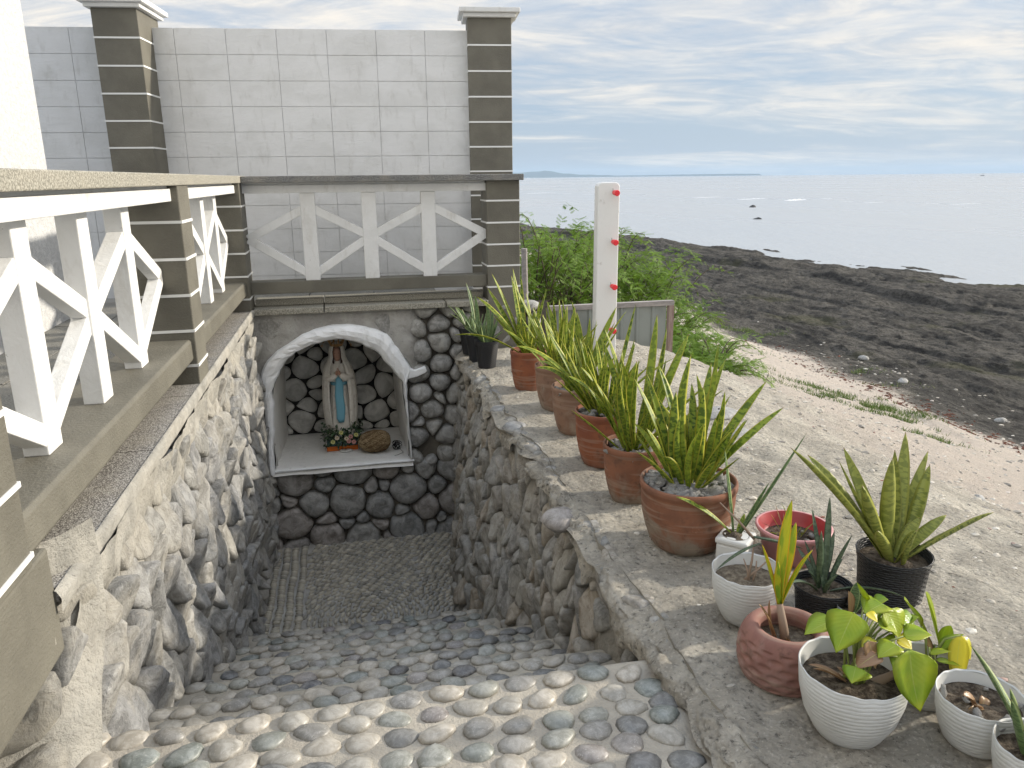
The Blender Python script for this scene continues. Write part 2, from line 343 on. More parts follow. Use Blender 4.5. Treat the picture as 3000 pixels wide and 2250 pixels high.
# ------------------------------------------------------------------ sea, sky-side land
def SHX(Y): return np.interp(Y, [-5, 20, 28, 40, 59, 82, 130, 300], [31, 30, 28.3, 27.0, 23.6, 18.0, 8, -40])
def TZ(X, Y):
    X = np.asarray(X, float); Y = np.asarray(Y, float)
    wx = X + 0.5*vnoise(X*0.5, Y*0.5, 1.0)*np.clip((X-3)/4, 0, 1) + 0.7*vnoise(X*0.13, Y*0.13, 2.0)*np.clip((X-8)/6, 0, 1)
    sh = SHX(Y); R = np.minimum(sh-8.0, 20.0)
    z = np.interp(wx, [0, 2.3, 3.0, 4.0, 5.0, 7.0, 9.4, 11, 14, 60], [ZS, ZS-0.02, -1.68, -2.08, -2.5, -3.2, -3.95, -4.15, -4.35, -4.42])
    # raised outer platform with a landward scarp, falling to the water
    s = (wx - R); plat = np.clip(s/0.30, 0, 1)*0.30
    plat = plat*(0.75+0.5*vnoise(X*0.25, Y*0.25, 9.0))
    fall = np.clip((wx-sh+7.0)/6.0, 0, 2.2)
    zr = z + np.where(wx > 12, plat, 0) - np.where(wx > 12, fall**1.3*0.52, 0)
    # broken reef relief
    a = np.clip((X-9.6)/2.5, 0, 1)
    rid = np.abs(fbm(X*0.55+3, Y*0.28, 0.4, 5))
    st_ = fbm(X*0.8, Y*0.22, 11.0, 4)*5; terr_ = (np.floor(st_)+np.clip((st_-np.floor(st_))/0.22, 0, 1))/5
    zr = zr + a*(0.17*terr_+0.07*fbm(X*0.9, Y*0.45, 5.5, 5) - 0.10*np.clip(rid*2.2, 0, 1)+0.03 - 0.12*np.abs(fbm(X*2.6, Y*1.7, 8.1, 4))+0.05*fbm(X*6, Y*5, 3.1, 3))
    # gullies parallel to the shore
    zr = zr - a*0.10*np.clip(1-np.abs(vnoise(X*0.32+0.05*Y, Y*0.05, 4.0))*6, 0, 1)
    for (qx, qy, qr) in ((25.2, 41.2, 1.5), (25.2, 47.5, 1.6), (24.9, 36.0, 1.2), (26.3, 28.6, 1.3), (24.0, 53.0, 1.6)):
        dd = np.hypot((X-qx)*(1.0+0.3*vnoise(X, Y, 3)), (Y-qy)*0.55)/qr; zr = zr - 0.55*np.clip(1-dd, 0, 0.6)
    # rock slab relief near the wall
    sl = np.clip(1-(X-5.2)/2.5, 0, 1)
    zr = zr + sl*(0.020*fbm(X*8, Y*8, 4.0, 4)-0.022*np.abs(fbm(X*5, Y*4.2, 6.0, 4))+0.004)
    zr = zr + sl*np.clip((X-0.9)/1.2, 0.22, 1)*(0.045*fbm(X*2.2, Y*2.2, 7.0, 5) - 0.05*np.abs(fbm(X*1.3+2, Y*1.1, 1.5, 4)) + 0.015)
    zr = zr + np.clip(1-np.abs(X-7.5)/3.0, 0, 1)*0.05*fbm(X*1.5, Y*1.5, 2.2, 4)
    # ground drops away beyond the end of the wall
    w = np.clip((Y-6.9)/1.5, 0, 1); w = w*w*(3-2*w)
    low = np.interp(X, [-5, 2, 5.5, 8], [-2.35, -2.3, -2.75, -3.5])
    zr = zr*(1-w) + np.minimum(zr, low+0.06*fbm(X*1.4, Y*1.4, 3.0, 4))*w
    return zr

def build_terrain():
    xs = [0.90]
    while xs[-1] < 75: xs.append(xs[-1] + 0.026*(1+max(0, xs[-1]-2.2)*0.17))
    ys = [-1.2]
    while ys[-1] < 260: ys.append(ys[-1] + 0.028*(1+max(0, ys[-1]-6)*0.17))
    xs = np.array(xs); ys = np.array(ys)
    X, Y = np.meshgrid(xs, ys, indexing='ij'); Z = TZ(X, Y)
    # inner edge of the wall top wobbles with the stones
    edge = np.clip(1-(X-0.90)/0.10, 0, 1)
    Z -= edge**1.5*0.026*(1+0.6*vnoise(Y*5, X*0+2.0, 0.5))
    Xd = X + edge*0.05*vnoise(Y*4.2, Y*0+1.0, 1.0)
    me = bpy.data.meshes.new('ground'); n, m = X.shape
    V = np.stack([Xd, Y, Z], -1).reshape(-1, 3); I = np.arange(n*m).reshape(n, m)
    Q = np.stack([I[:-1, :-1], I[1:, :-1], I[1:, 1:], I[:-1, 1:]], -1).reshape(-1, 4)
    me.vertices.add(len(V)); me.vertices.foreach_set('co', V.ravel()); me.loops.add(Q.size); me.loops.foreach_set('vertex_index', Q.ravel())
    me.polygons.add(len(Q)); me.polygons.foreach_set('loop_start', np.arange(len(Q))*4); me.polygons.foreach_set('loop_total', np.full(len(Q), 4))
    me.polygons.foreach_set('use_smooth', np.ones(len(Q), bool)); me.update(); me.validate()
    t = MT('shore_ground', 0.9, 0.2)
    P = t.sep(t.geo.outputs['Position']); X_, Y_ = P[0], P[1]
    wob = t.math('ADD', X_, t.math('MULTIPLY', t.math('SUBTRACT', t.noise(0.55, 6, 0.7, 0.5), 0.5), 3.6))
    n1_ = t.noise(3.2, 9, 0.68, 0.6); n2_ = t.noise(26, 7, 0.72, 0.3); n3_ = t.noise(1.1, 5, 0.6); n4_ = t.noise(90, 4, 0.7)
    slab = t.mix(t.map(n1_, 0.36, 0.66), c3(0.44, 0.40, 0.335), c3(0.74, 0.68, 0.57)); slab = t.mix(t.map(n2_, 0.50, 0.66, 0, 0.60), slab, c3(0.20, 0.185, 0.16))
    slab = t.mix(t.map(n3_, 0.45, 0.7, 0, 0.5), slab, c3(0.50, 0.46, 0.39)); slab = t.mix(t.map(n4_, 0.56, 0.66, 0, 0.7), slab, c3(0.78, 0.73, 0.64)); cr = t.voro(1.9, 'DISTANCE_TO_EDGE', vec=None); slab = t.mix(t.map(cr, 0.0, 0.010, 0.0, 0), slab, c3(0.09, 0.085, 0.075)); slab = t.mix(t.map(t.noise(52, 5, 0.75), 0.57, 0.68, 0, 0.8), slab, c3(0.095, 0.09, 0.08))
    sand = t.mix(t.map(n1_, 0.35, 0.7), c3(0.66, 0.57, 0.48), c3(0.57, 0.50, 0.43)); sand = t.mix(t.map(n2_, 0.53, 0.66, 0, 0.55), sand, c3(0.30, 0.26, 0.22)); sand = t.mix(t.map(n4_, 0.55, 0.64, 0, 0.7), sand, c3(0.72, 0.68, 0.61)); sand = t.mix(t.map(t.noise(70, 4, 0.7), 0.60, 0.68, 0, 0.6), sand, c3(0.20, 0.17, 0.15))
    rn = t.noise(0.9, 8, 0.7, 0.7, sc=(1, 0.5, 1)); rn2 = t.noise(5, 7, 0.75, 0.5, sc=(1, 0.55, 1))
    reef = t.mix(t.map(rn, 0.36, 0.62), c3(0.070, 0.066, 0.060), c3(0.20, 0.185, 0.16)); reef = t.mix(t.map(rn2, 0.44, 0.66, 0, 0.85), reef, c3(0.030, 0.028, 0.026))
    reef = t.mix(t.map(rn2, 0.24, 0.42, 0.75, 0), reef, c3(0.40, 0.37, 0.31)); rn3 = t.noise(17, 6, 0.75, 0.4, sc=(1, 0.6, 1)); reef = t.mix(t.map(rn3, 0.50, 0.64, 0, 0.8), reef, c3(0.030, 0.029, 0.027)); reef = t.mix(t.map(rn3, 0.30, 0.42, 0.5, 0), reef, c3(0.25, 0.22, 0.175)); reef = t.mix(t.map(t.noise(0.35, 4), 0.56, 0.68, 0, 0.45), reef, c3(0.115, 0.115, 0.05))
    x = t.mix(t.map(wob, 2.9, 4.4), slab, sand); x = t.mix(t.map(t.math('ADD', wob, t.math('MULTIPLY', t.math('SUBTRACT', n2_, 0.5), 1.8)), 9.3, 10.2), x, reef)
    t.col(x); t.bump(n4_, 1.0, 0.014); t.bump(n2_, 1.0, 0.06); t.bump(t.noise(11, 7, 0.7, 0.8), 0.9, 0.05); t.bump(t.map(t.voro(34), 0.0, 0.5), 0.6, 0.012)
    bs = t.n.new('ShaderNodeBump'); bs.inputs['Distance'].default_value = 0.50; t.l(t.math('ADD', rn2, t.math('MULTIPLY', rn3, 0.35)), bs.inputs['Height']); t.l(t.map(wob, 9.3, 10.5, 0.0, 0.9), bs.inputs['Strength']); t.l(t.h, bs.inputs['Normal']); t.l(bs.outputs[0], t.b.inputs['Normal'])
    me.materials.append(t.m); M['ground'] = t.m
    o = bpy.data.objects.new('ground', me); COL.objects.link(o); tag(o, 'pale rock slab running down over sand to a dark weathered reef', kind='structure')
build_terrain()

ZSEA = -4.62
def build_sea():
    mb = MB(); mb.add([(-13000, -300, ZSEA), (15500, -300, ZSEA), (15500, 15500, ZSEA), (-13000, 15500, ZSEA)], [(0, 1, 2, 3)])
    t = MT('sea_water', 0.14, 0.5); t.col(c3(0.36, 0.375, 0.385)); t.b.inputs['IOR'].default_value = 1.33
    a = t.noise(1.6, 6, 0.6, 0.3, sc=(1, 0.45, 1)); b = t.noise(0.16, 5, 0.6, 0.3, sc=(1, 0.4, 1)); c = t.noise(0.02, 4, 0.6, sc=(1, 0.35, 1))
    t.bump(a, 0.45, 0.14); t.bump(b, 0.30, 0.8)
    t.rough(t.map(c, 0.35, 0.65, 0.22, 0.34))
    ob('sea', mb, t.m)['kind'] = 'structure'
    bpy.data.objects['sea']['label'] = 'calm silvery sea reaching the horizon'
build_sea()
# breaking wavelets over the outer reef, rocks awash, a far boat, far headland
def build_far():
    foam = MT('foam', 0.6); foam.col(c3(0.60, 0.62, 0.63)).bump(foam.noise(3), 0.5, 0.1)
    mb = MB()
    for (x0, x1, y, h) in [(1530, 1680, 566, 0.06), (1700, 1830, 570, 0.05), (1990, 2120, 578, 0.07), (2120, 2290, 583, 0.09), (2295, 2370, 587, 0.26), (2370, 2440, 581, 0.05), (2460, 2600, 592, 0.03), (2700, 2900, 597, 0.03)]:
        n = 26; rows = []
        for i in range(n):
            px = x0+(x1-x0)*i/(n-1); p = atz(px, y+1.2*math.sin(px*0.05)+(px-x0)*0.004, ZSEA); w = math.sin(math.pi*i/(n-1))**0.6*(0.6+0.4*abs(math.sin(px*0.21)))
            d = f0*0.45; rows.append([p-d*w+np.array([0, 0, -0.02]), p+np.array([0, 0, h*w]), p+d*w+np.array([0, 0, -0.02])])
        mb.grid(np.array(rows))
    tag(ob('wave_foam', mb, foam.m, smooth=True), 'thin white lines of foam where small waves break on the outer reef', 'foam', kind='stuff')
    drk = MT('wet_rock', 0.6); drk.col(c3(0.035, 0.035, 0.035)).bump(drk.noise(3), 0.8, 0.2)
    for (px, py, w, lab) in [(2205, 607, 0.70, 'larger of two dark rocks standing awash in the sea, farther from shore'), (2220, 642, 0.42, 'smaller of two dark rocks standing awash in the sea, nearer to shore')]:
        p = atz(px, py, ZSEA); mb = MB(); N = 14
        mb.lathe([(w, -0.3), (w*0.95, 0.0), (w*0.7, w*0.22), (w*0.35, w*0.36), (0.02, w*0.38)], N, lambda r, z, a, i: (r*(1+0.3*math.sin(a*2+px)+0.12*math.sin(a*5)), z*(1+0.3*math.sin(a+1))))
        mb.v = [(p[0]+a, p[1]+b, p[2]+c) for a, b, c in mb.v]; tag(ob('sea_rock', mb, drk.m, smooth=True), lab, 'rock', 'rocks awash in the sea')
    p = atz(2877, 523, ZSEA); p = p*(1400/np.linalg.norm(p)); p[2] = ZSEA
    b = thing('fishing_boat', 'tiny fishing boat with outriggers far out near the horizon', 'boat', p, YAW)
    hull = MT('boat_hull', 0.6).col(c3(0.12, 0.12, 0.13)).m
    mb = MB(); L, Wd = 4.6, 0.6; mb.add([(-L, 0, 1.1), (-L*.6, -Wd, 0.8), (L*.6, -Wd, 0.8), (L, 0, 1.2), (L*.6, Wd, 0.8), (-L*.6, Wd, 0.8), (-L*.7, 0, -0.2), (L*.7, 0, -0.2)], [(0, 1, 2, 3, 4, 5), (0, 6, 1), (1, 6, 7, 2), (2, 7, 3), (3, 7, 4), (4, 7, 6, 5), (5, 6, 0)])
    ob('hull', mb, hull, b, local=True)
    for s_ in (-1, 1): ob('outrigger', MB().tube([(-3, 2.6*s_, 0.25), (0, 2.7*s_, 0.1), (3, 2.6*s_, 0.25)], 0.09, 6), hull, b, local=True)
    for x_ in (-1.6, 1.6): ob('crossbeam', MB().tube([(x_, -2.6, 0.3), (x_, 0, 1.3), (x_, 2.6, 0.3)], 0.06, 6), hull, b, local=True)
    ob('mast', MB().tube([(0, 0, 0.5), (0, 0, 3.6)], 0.08, 6), hull, b, local=True)
    hm = MT('headland', 1.0, 0.0); hm.col(hm.mix(hm.noise(0.004, 4), c3(0.035, 0.055, 0.05), c3(0.06, 0.08, 0.075)))
    def ridge(name, x0, x1, hfun, D, label):
        n = 60; rows = []
        for i in range(n):
            px = x0+(x1-x0)*i/(n-1); yh = 525-0.0102*(px-1007)-3; d = ray(px, yh); d = d/np.linalg.norm(d[:2]); q = np.array([d[0]*D, d[1]*D, 0]); h = hfun(px)
            back = np.array([d[0], d[1], 0])*900
            rows.append([q+[0, 0, ZSEA-1], q+back*0.4+[0, 0, h*0.75], q+back+[0, 0, h], q+back*2+[0, 0, ZSEA-1]])
        mb = MB().grid(np.array(rows)); o = ob(name, mb, hm.m, smooth=True); tag(o, label, kind='structure')
    H = lambda px: ZSEA+np.interp(px, [1300, 1500, 1545, 1580, 1598, 1604, 1620, 1650, 1700, 1780, 1860], [62, 62, 70, 78, 92, 82, 74, 50, 34, 22, 2])+2.5*math.sin(px*0.11)
    ridge('hills', 1300, 1860, H, 9500, 'low blue headland with one small peak on the horizon')
    H2 = lambda px: ZSEA+np.interp(px, [1760, 1900, 2000, 2150, 2225, 2232], [16, 18, 22, 24, 20, 1])
    ridge('hills', 1760, 2232, H2, 9900, 'very low strip of far coast on the horizon')
build_far()
def haze():
    m = bpy.data.materials.new('sea_haze'); m.use_nodes = True; m.node_tree.nodes.clear()
    v = m.node_tree.nodes.new('ShaderNodeVolumePrincipled'); o_ = m.node_tree.nodes.new('ShaderNodeOutputMaterial')
    v.inputs['Color'].default_value = (0.62, 0.80, 1.0, 1); v.inputs['Density'].default_value = 0.00010; v.inputs['Anisotropy'].default_value = 0.0
    m.node_tree.links.new(v.outputs[0], o_.inputs['Volume'])
    o = ob('haze', MB().box(-13500, -400, -7.5, 16000, 16000, 140), m); o['kind'] = 'stuff'; o['label'] = 'thin sea air that turns the far headland blue'
haze()

# ------------------------------------------------------------------ Voronoi stone masonry
def cells(seeds, ghosts, bnd, sx=1.0):
    """Voronoi (power) polygons of seeds (x, y[, radius]; x scaled by sx) clipped to the rectangle bnd"""
    W_ = np.array([(s_[2] if len(s_) > 2 else 0.06) for s_ in seeds]+[0.05 if len(s_) < 3 else s_[2] for s_ in ghosts]); P = np.array([s_[:2] for s_ in list(seeds)+list(ghosts)], float); P[:, 0] *= sx; out = []
    if not any(len(s_) > 2 for s_ in seeds): W_[:] = 0
    for i in range(len(seeds)):
        p = P[i]; d = np.hypot(*(P-p).T); o = np.argsort(d)[1:22]
        poly = [(bnd[0]*sx, bnd[1]), (bnd[2]*sx, bnd[1]), (bnd[2]*sx, bnd[3]), (bnd[0]*sx, bnd[3])]
        for j in o:
            q = P[j]; mid = p+(q-p)*(0.5+(W_[i]**2-W_[j]**2)/(2*max(d[j]**2, 1e-6))); nx, ny = q-p; new = []
            for k in range(len(poly)):
                a, b = poly[k], poly[(k+1) % len(poly)]
                da = (a[0]-mid[0])*nx+(a[1]-mid[1])*ny; db = (b[0]-mid[0])*nx+(b[1]-mid[1])*ny
                if da <= 0: new.append(a)
                if da*db < 0: tt = da/(da-db); new.append((a[0]+(b[0]-a[0])*tt, a[1]+(b[1]-a[1])*tt))
            poly = new
            if len(poly) < 3: break
        out.append([(a/sx, b) for a, b in poly] if len(poly) >= 3 else None)
    return out
def area(p): return abs(sum(p[i][0]*p[(i+1) % len(p)][1]-p[(i+1) % len(p)][0]*p[i][1] for i in range(len(p))))/2
def outline(poly, n, gap, rnd_=2):
    q = np.array(poly); c = q.mean(0)
    q = c+(q-c)*max(0.3, 1-gap/(math.sqrt(area(poly))+1e-6))
    for _ in range(rnd_):
        r = np.roll(q, -1, 0); q = np.stack([q*0.75+r*0.25, q*0.25+r*0.75], 1).reshape(-1, 2)
    d = np.hypot(*(np.roll(q, -1, 0)-q).T); s = np.concatenate([[0], np.cumsum(d)]); T = np.linspace(0, s[-1], n, endpoint=False)
    qq = np.vstack([q, q[:1]]); return np.stack([np.interp(T, s, qq[:, 0]), np.interp(T, s, qq[:, 1])], 1)
def stone_mb(out2, h, mapf, rough=0.15, back=0.03, seed=0.0, flat=0.0, ang=0.0):
    n = len(out2); tu, tv = math.sin(seed*3.7)*ang, math.cos(seed*5.1)*ang; c = out2.mean(0); mb = MB(); vs = []
    prof = [(1.0, -back), (1.02, h*0.25), (0.93, h*0.62), (0.70, h*0.90), (0.38, h*(0.98+flat))] if not ang else [(1.0, -back), (1.01, h*0.45), (0.95, h*0.82), (0.80, h*0.98), (0.45, h*1.0)]
    for r, w in prof:
        for k in range(n):
            u, v = c+(out2[k]-c)*r
            nz = float(vnoise(u*16+seed, v*16, w*20+seed))+0.6*float(vnoise(u*37+seed, v*37, seed))
            rr = r*(1+rough*(0.35 if not ang else 0.6)*nz) if w > 0 else r
            u, v = c+(out2[k]-c)*rr; wr = abs(float(vnoise(u*22+seed, v*13, seed*2)))
            vs.append(mapf(u, v, w+(h*(rough*1.3*nz+ang*(0.9*wr-0.35))+(tu*(u-c[0])+tv*(v-c[1])) if w > h*0.2 else 0)))
    vs.append(mapf(c[0], c[1], h*(1.0+flat)))
    m = len(prof)
    fs = [(i*n+k, i*n+(k+1) % n, (i+1)*n+(k+1) % n, (i+1)*n+k) for i in range(m-1) for k in range(n)] + [((m-1)*n+k, (m-1)*n+(k+1) % n, m*n) for k in range(n)]
    return mb.add(vs, fs)
def darts(bnd, rmin, rmax, keep, asp=1.0, rs=1, tries=5200, pack=0.82):
    """random stones of mixed sizes; asp > 1 makes them taller than wide"""
    r = random.Random(rs); out = []; k = 0; A = np.zeros((0, 3))
    for t_ in range(tries):
        rad = rmax-(rmax-rmin)*min(1, t_/(tries*0.35))**0.6*r.uniform(0.75, 1.0); u, v = r.uniform(bnd[0], bnd[2]), r.uniform(bnd[1], bnd[3])
        if not keep(u, v): continue
        if len(A) and np.any(np.hypot((A[:, 0]-u)*asp, A[:, 1]-v) < (A[:, 2]+rad)*pack): continue
        A = np.vstack([A, [u, v, rad]])
    return [tuple(a) for a in A]
def seeds_in(bnd, du, dv, keep, jit=0.33, rs=1):
    r = random.Random(rs); out = []; j = 0; v = bnd[1]+dv/2
    while v < bnd[3]:
        u = bnd[0]+du*(0.25 if j % 2 else 0.75)
        while u < bnd[2]:
            p = (u+r.uniform(-jit, jit)*du, v+r.uniform(-jit, jit)*dv)
            if keep(*p): out.append(p)
            u += du*r.uniform(0.8, 1.25)
        v += dv; j += 1
    return out

# ---- left retaining wall
def left_wall():
    T = thing('stone_retaining_wall', 'pale mortared stone wall below the white balustrade, sunlit along its top', 'wall', (XL, 4.4, ZF))
    def f(u, v, w):    # u = Y, v = z, w = out of the wall
        return (XL+w+0.02*float(vnoise(u*1.7, v*1.7, 6.0))-0.0, u, v)
    # bedding mortar, rough sheet with thickness
    us = np.arange(1.70, 6.78, 0.035); vs = np.arange(-3.4, ZL-0.02, 0.035); U, V = np.meshgrid(us, vs, indexing='ij')
    U = np.maximum(U, 2.03-0.16*np.clip((-1.12-V)/0.5, 0, 1)+0.10*fbm(V*0+XL*4, V*4, 3, 5)+0.05*np.sin((V+1.55)*3.0)+0.03)
    top = np.clip((V+1.30)/0.22, 0, 1)
    X = XL-0.020*np.clip((-1.25-V)/0.2, 0, 1)+0.02*vnoise(U*1.7, V*1.7, 6.0)+0.028*fbm(U*7, V*7, 1.0, 4)+0.055*top*(0.6+0.4*vnoise(U*3.1, V*3.1, 2))
    mb = MB().grid(np.stack([X, U, V], -1)); mb.f = [q[::-1] for q in mb.f]
    ob('mortar', mb, M['conc_left'], T, smooth=True)
    # near end face of the wall, rough concrete
    xs = np.arange(-1.75, XL+0.075, 0.02); zs = np.arange(-1.62, -0.93, 0.03); A, B = np.meshgrid(xs, zs, indexing='ij')
    bulge = 0.10*fbm(A*4, B*4, 3, 5)+0.05*np.sin((B+1.55)*3.0)
    Yf = 2.03-0.16*np.clip((-1.12-B)/0.5, 0, 1)+bulge
    Yf = Yf+np.clip((A-(XL-0.05))/0.12, 0, 1)**2*0.16
    ob('mortar', MB().grid(np.stack([A, Yf, B], -1)), M['conc_left'], T, smooth=True)
    seeds = darts((2.05, -3.35, 6.68, -1.13), 0.055, 0.115, lambda u, v: v > treadz(u)-0.06, 1.75, 11)[:295]
    gh = [(u, -0.93) for u in np.arange(2, 6.8, 0.12)]+[(u, treadz(u)-0.2) for u in np.arange(2, 6.8, 0.12)]+[(6.85, v) for v in np.arange(-3.4, -1, .15)]+[(1.92, v) for v in np.arange(-1.7, -1, .15)]
    for i, (s, c) in enumerate(zip(seeds, cells(seeds, gh, (2.0, -3.4, 6.75, -1.10), 1.75))):
        if c is None or area(c) < 0.002: continue
        o = outline(c, 20, 0.006 if s[1] < -1.35 else 0.035, 1)
        h = rnd.uniform(0.024, 0.040) if s[1] < -1.35 else rnd.uniform(0.016, 0.028)
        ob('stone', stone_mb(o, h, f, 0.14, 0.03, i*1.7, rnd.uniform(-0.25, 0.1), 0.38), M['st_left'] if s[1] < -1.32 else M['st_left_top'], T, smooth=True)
    # boulders in the near end face
    g = lambda u, v, w: (u, 1.99-w-0.10*max(0, min(1, (-1.12-v)/0.5)), v)
    sd2 = seeds_in((-1.6, -1.56, -0.85, -1.15), 0.17, 0.14, lambda u, v: True, 0.3, 5)
    for i, c in enumerate(cells(sd2, [], (-1.62, -1.6, -0.80, -1.10))):
        if c and rnd.random() < 0.75: ob('stone', stone_mb(outline(c, 16, 0.03, 1), rnd.uniform(0.03, 0.06), g, 0.15, 0.02, i*3.1, -0.1, 0.3), M['st_left_top'], T, smooth=True)
left_wall()

# ---- right retaining wall (its top is the rock shelf that carries the pots)
def right_wall():
    T = thing('stone_retaining_wall', 'brownish rubble stone wall in shade below the row of potted plants', 'wall', (0.93, 4.4, ZF))
    us = np.arange(-0.6, 6.76, 0.04); vs = np.arange(-3.4, ZS+0.001, 0.04); U, V = np.meshgrid(us, vs, indexing='ij')
    X = xr(U, V)+0.046+0.05*fbm(U*7, V*6, 2.0, 5)
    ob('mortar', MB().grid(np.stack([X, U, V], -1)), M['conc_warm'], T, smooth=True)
    f = lambda u, v, w: (float(xr(u, v))+0.045-w, u, v)
    # coarse mortar lip along the top edge
    us = np.arange(-0.6, 6.76, 0.014); a = np.linspace(0, 1, 14); U, A = np.meshgrid(us, a, indexing='ij')
    lipx = 1.01-0.025*A-0.110*np.sin(A*math.pi*0.62)-0.035*vnoise(U*4.5, U*0, 3.0)*np.sin(A*math.pi) - 0.035*fbm(U*14, A*5, 1.0, 5)
    lipz = ZS-0.016+0.03*np.sin(A*math.pi)-0.085*A*(1+0.9*vnoise(U*4.3, U*0, 7.0))-0.03*fbm(U*15, A*5, 4, 5)*np.clip(A*4, 0, 1)
    low = U < 2.2
    ob('concrete_lip', MB().grid(np.stack([lipx, U, lipz], -1)[:, ::-1]), M['ground'], T, smooth=True)
    seeds = darts((2.12, -3.35, 6.68, ZS-0.05), 0.06, 0.135, lambda u, v: v > treadz(u)-0.04, 1.65, 23)[:290]
    seeds += [(u, ZS-0.075) for u in np.arange(0.4, 2.1, 0.3)]
    gh = [(u, ZS+0.10) for u in np.arange(0, 6.8, 0.1)]+[(u, treadz(u)-0.2) for u in np.arange(2, 6.8, 0.12)]+[(6.85, v) for v in np.arange(-3.4, -1.4, .15)]+[(2.0, v) for v in np.arange(-3, -1.6, .15)]
    for i, (s, c) in enumerate(zip(seeds, cells(seeds, gh, (0.2, -3.4, 6.75, ZS-0.005), 1.6))):
        if c is None or area(c) < 0.002: continue
        rr = rnd.random(); o = outline(c, 18, 0.006, 1)
        ob('stone', stone_mb(o, rnd.uniform(0.034, 0.050) if s[0] > 2.1 else 0.03, f, 0.14, 0.03, i*1.3, rnd.uniform(-0.25, 0.05), 0.32), M['st_right'], T, smooth=True)
    # boulders showing in the top edge
    for (px, py, r_, n_) in [(1468, 1190, 0.085, 'a'), (1512, 1240, 0.095, 'b'), (1432, 1130, 0.075, 'c'), (1640, 1500, 0.10, 'e')]:
        p = atz(px, py, ZS); mb = MB(); 
        mb.lathe([(0.02, -0.6), (0.7, -0.45), (1.0, 0), (0.75, 0.38), (0.35, 0.52), (0.01, 0.56)], 16, lambda r, z, a, i: (r*(1+0.10*math.sin(2*a+px)+0.06*math.sin(3*a)), z))
        mb.v = [(p[0]+a*r_*0.9, p[1]+b*r_*1.05, p[2]-0.035+c*r_*0.70) for a, b, c in mb.v]
        ob('boulder', mb, M['st_backup'] if n_ == 'a' else (M['st_back'] if n_ in 'be' else M['st_right']), T, smooth=True)
right_wall()

# ------------------------------------------------------------------ pebbled steps
def ico_pebble(seed, sx=0.5, sy=0.36, sz=0.24):
    import bmesh
    bm = bmesh.new(); bmesh.ops.create_icosphere(bm, subdivisions=2, radius=1)
    for v in bm.verts:
        x, y, z = v.co; s = 1+0.13*float(vnoise(x*1.1+seed*7, y*1.1, z*1.1+seed))+0.05*math.sin(3*math.atan2(y, x)+seed*2)
        # squarer plan, flatter top
        sq = (abs(x)**2.6+abs(y)**2.6+abs(z)**2.6)**(1/2.6) if False else 1
        v.co = (x*s*sx, y*s*sy, math.copysign(abs(z)**0.85, z)*s*sz)
    me = bpy.data.meshes.new('pebble'); bm.to_mesh(me); bm.free(); me.polygons.foreach_set('use_smooth', [True]*len(me.polygons)); me.materials.append(PB[0]); return me
PEB = [ico_pebble(s) for s in range(14)]
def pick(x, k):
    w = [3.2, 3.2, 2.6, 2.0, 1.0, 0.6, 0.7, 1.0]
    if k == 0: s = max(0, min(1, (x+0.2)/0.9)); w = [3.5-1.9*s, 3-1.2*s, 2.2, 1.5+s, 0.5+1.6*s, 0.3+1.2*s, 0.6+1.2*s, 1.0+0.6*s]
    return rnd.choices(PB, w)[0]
def steps():
    for k in range(len(NOSE)):
        y1 = NOSE[k]; y0 = NOSE[k-1]-0.0 if k else 0.35; z = ZT-RISE*k
        xa = XL-0.08 if k else -1.7
        T = thing('stair_step', None, None, (0, y1, z-RISE))
        tag(T, ['top landing of pebbles set in pale mortar, brightest in the sun', 'second pebbled step, just below the landing', 'third pebbled step down', 'fourth pebbled step down', 'fifth pebbled step down', 'lowest pebbled step above the patterned floor'][k], kind='structure')
        xs = np.arange(xa, 1.06, 0.03)
        prof = []
        ys = list(np.arange(y0-0.02, y1-0.05, 0.04))
        prof = [(y, 0.0) for y in ys]+[(y1-0.05, 0.0), (y1-0.028, -0.001), (y1-0.010, -0.008), (y1, -0.026), (y1+0.004, -0.06), (y1+0.004, -0.16), (y1+0.004, -RISE-0.03)]
        P = np.array([[(x, y+0.006*float(vnoise(x*5, k*3.3, 0)), z+dz+0.004*float(vnoise(x*9, y*9, 1.0))) for (y, dz) in prof] for x in xs])
        mb = MB().grid(P); mb.f = [q[::-1] for q in mb.f][::1]; mb.f = [q[::-1] for q in mb.f]
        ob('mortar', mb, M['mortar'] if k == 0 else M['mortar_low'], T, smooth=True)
        a, bb = (0.104, 0.078) if k == 0 else (0.100, 0.070)
        du, dv = (0.113, 0.083) if k == 0 else (0.088, 0.065)
        y = y1-0.062; row = 0; count = 0
        lim = 1.20 if k == 0 else y0+0.02
        while y > lim:
            x = xa+0.06+(du*0.5 if row % 2 else 0)+rnd.uniform(-.02, .02)
            xe = (0.90 if k == 0 else float(xr(y, z))+0.0)
            xs0 = (-1.08 if k == 0 else XL+0.05)
            while x < xe:
                if x > xs0:
                    sc = rnd.uniform(0.86, 1.14); cur = 0.012*math.sin(x*5+row)
                    Mx = Matrix.Translation((x, y-y1+rnd.uniform(-.010, .010)+cur, z-(z-RISE)+0.002+rnd.uniform(-.006, .004))) @ Matrix.Rotation(rnd.gauss(0.10, 0.28), 4, 'Z') @ Matrix.Rotation(rnd.gauss(0, 0.08), 4, 'X') @ Matrix.Diagonal((a*sc, bb*rnd.uniform(0.9, 1.15)/0.72, 0.067*rnd.uniform(.9, 1.2), 1))
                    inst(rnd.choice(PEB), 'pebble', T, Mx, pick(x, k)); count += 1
                x += du*rnd.uniform(0.93, 1.10)
            y -= dv*rnd.uniform(0.95, 1.06); row += 1
        # flat pebbles in the riser, lit by a glancing look only
steps()

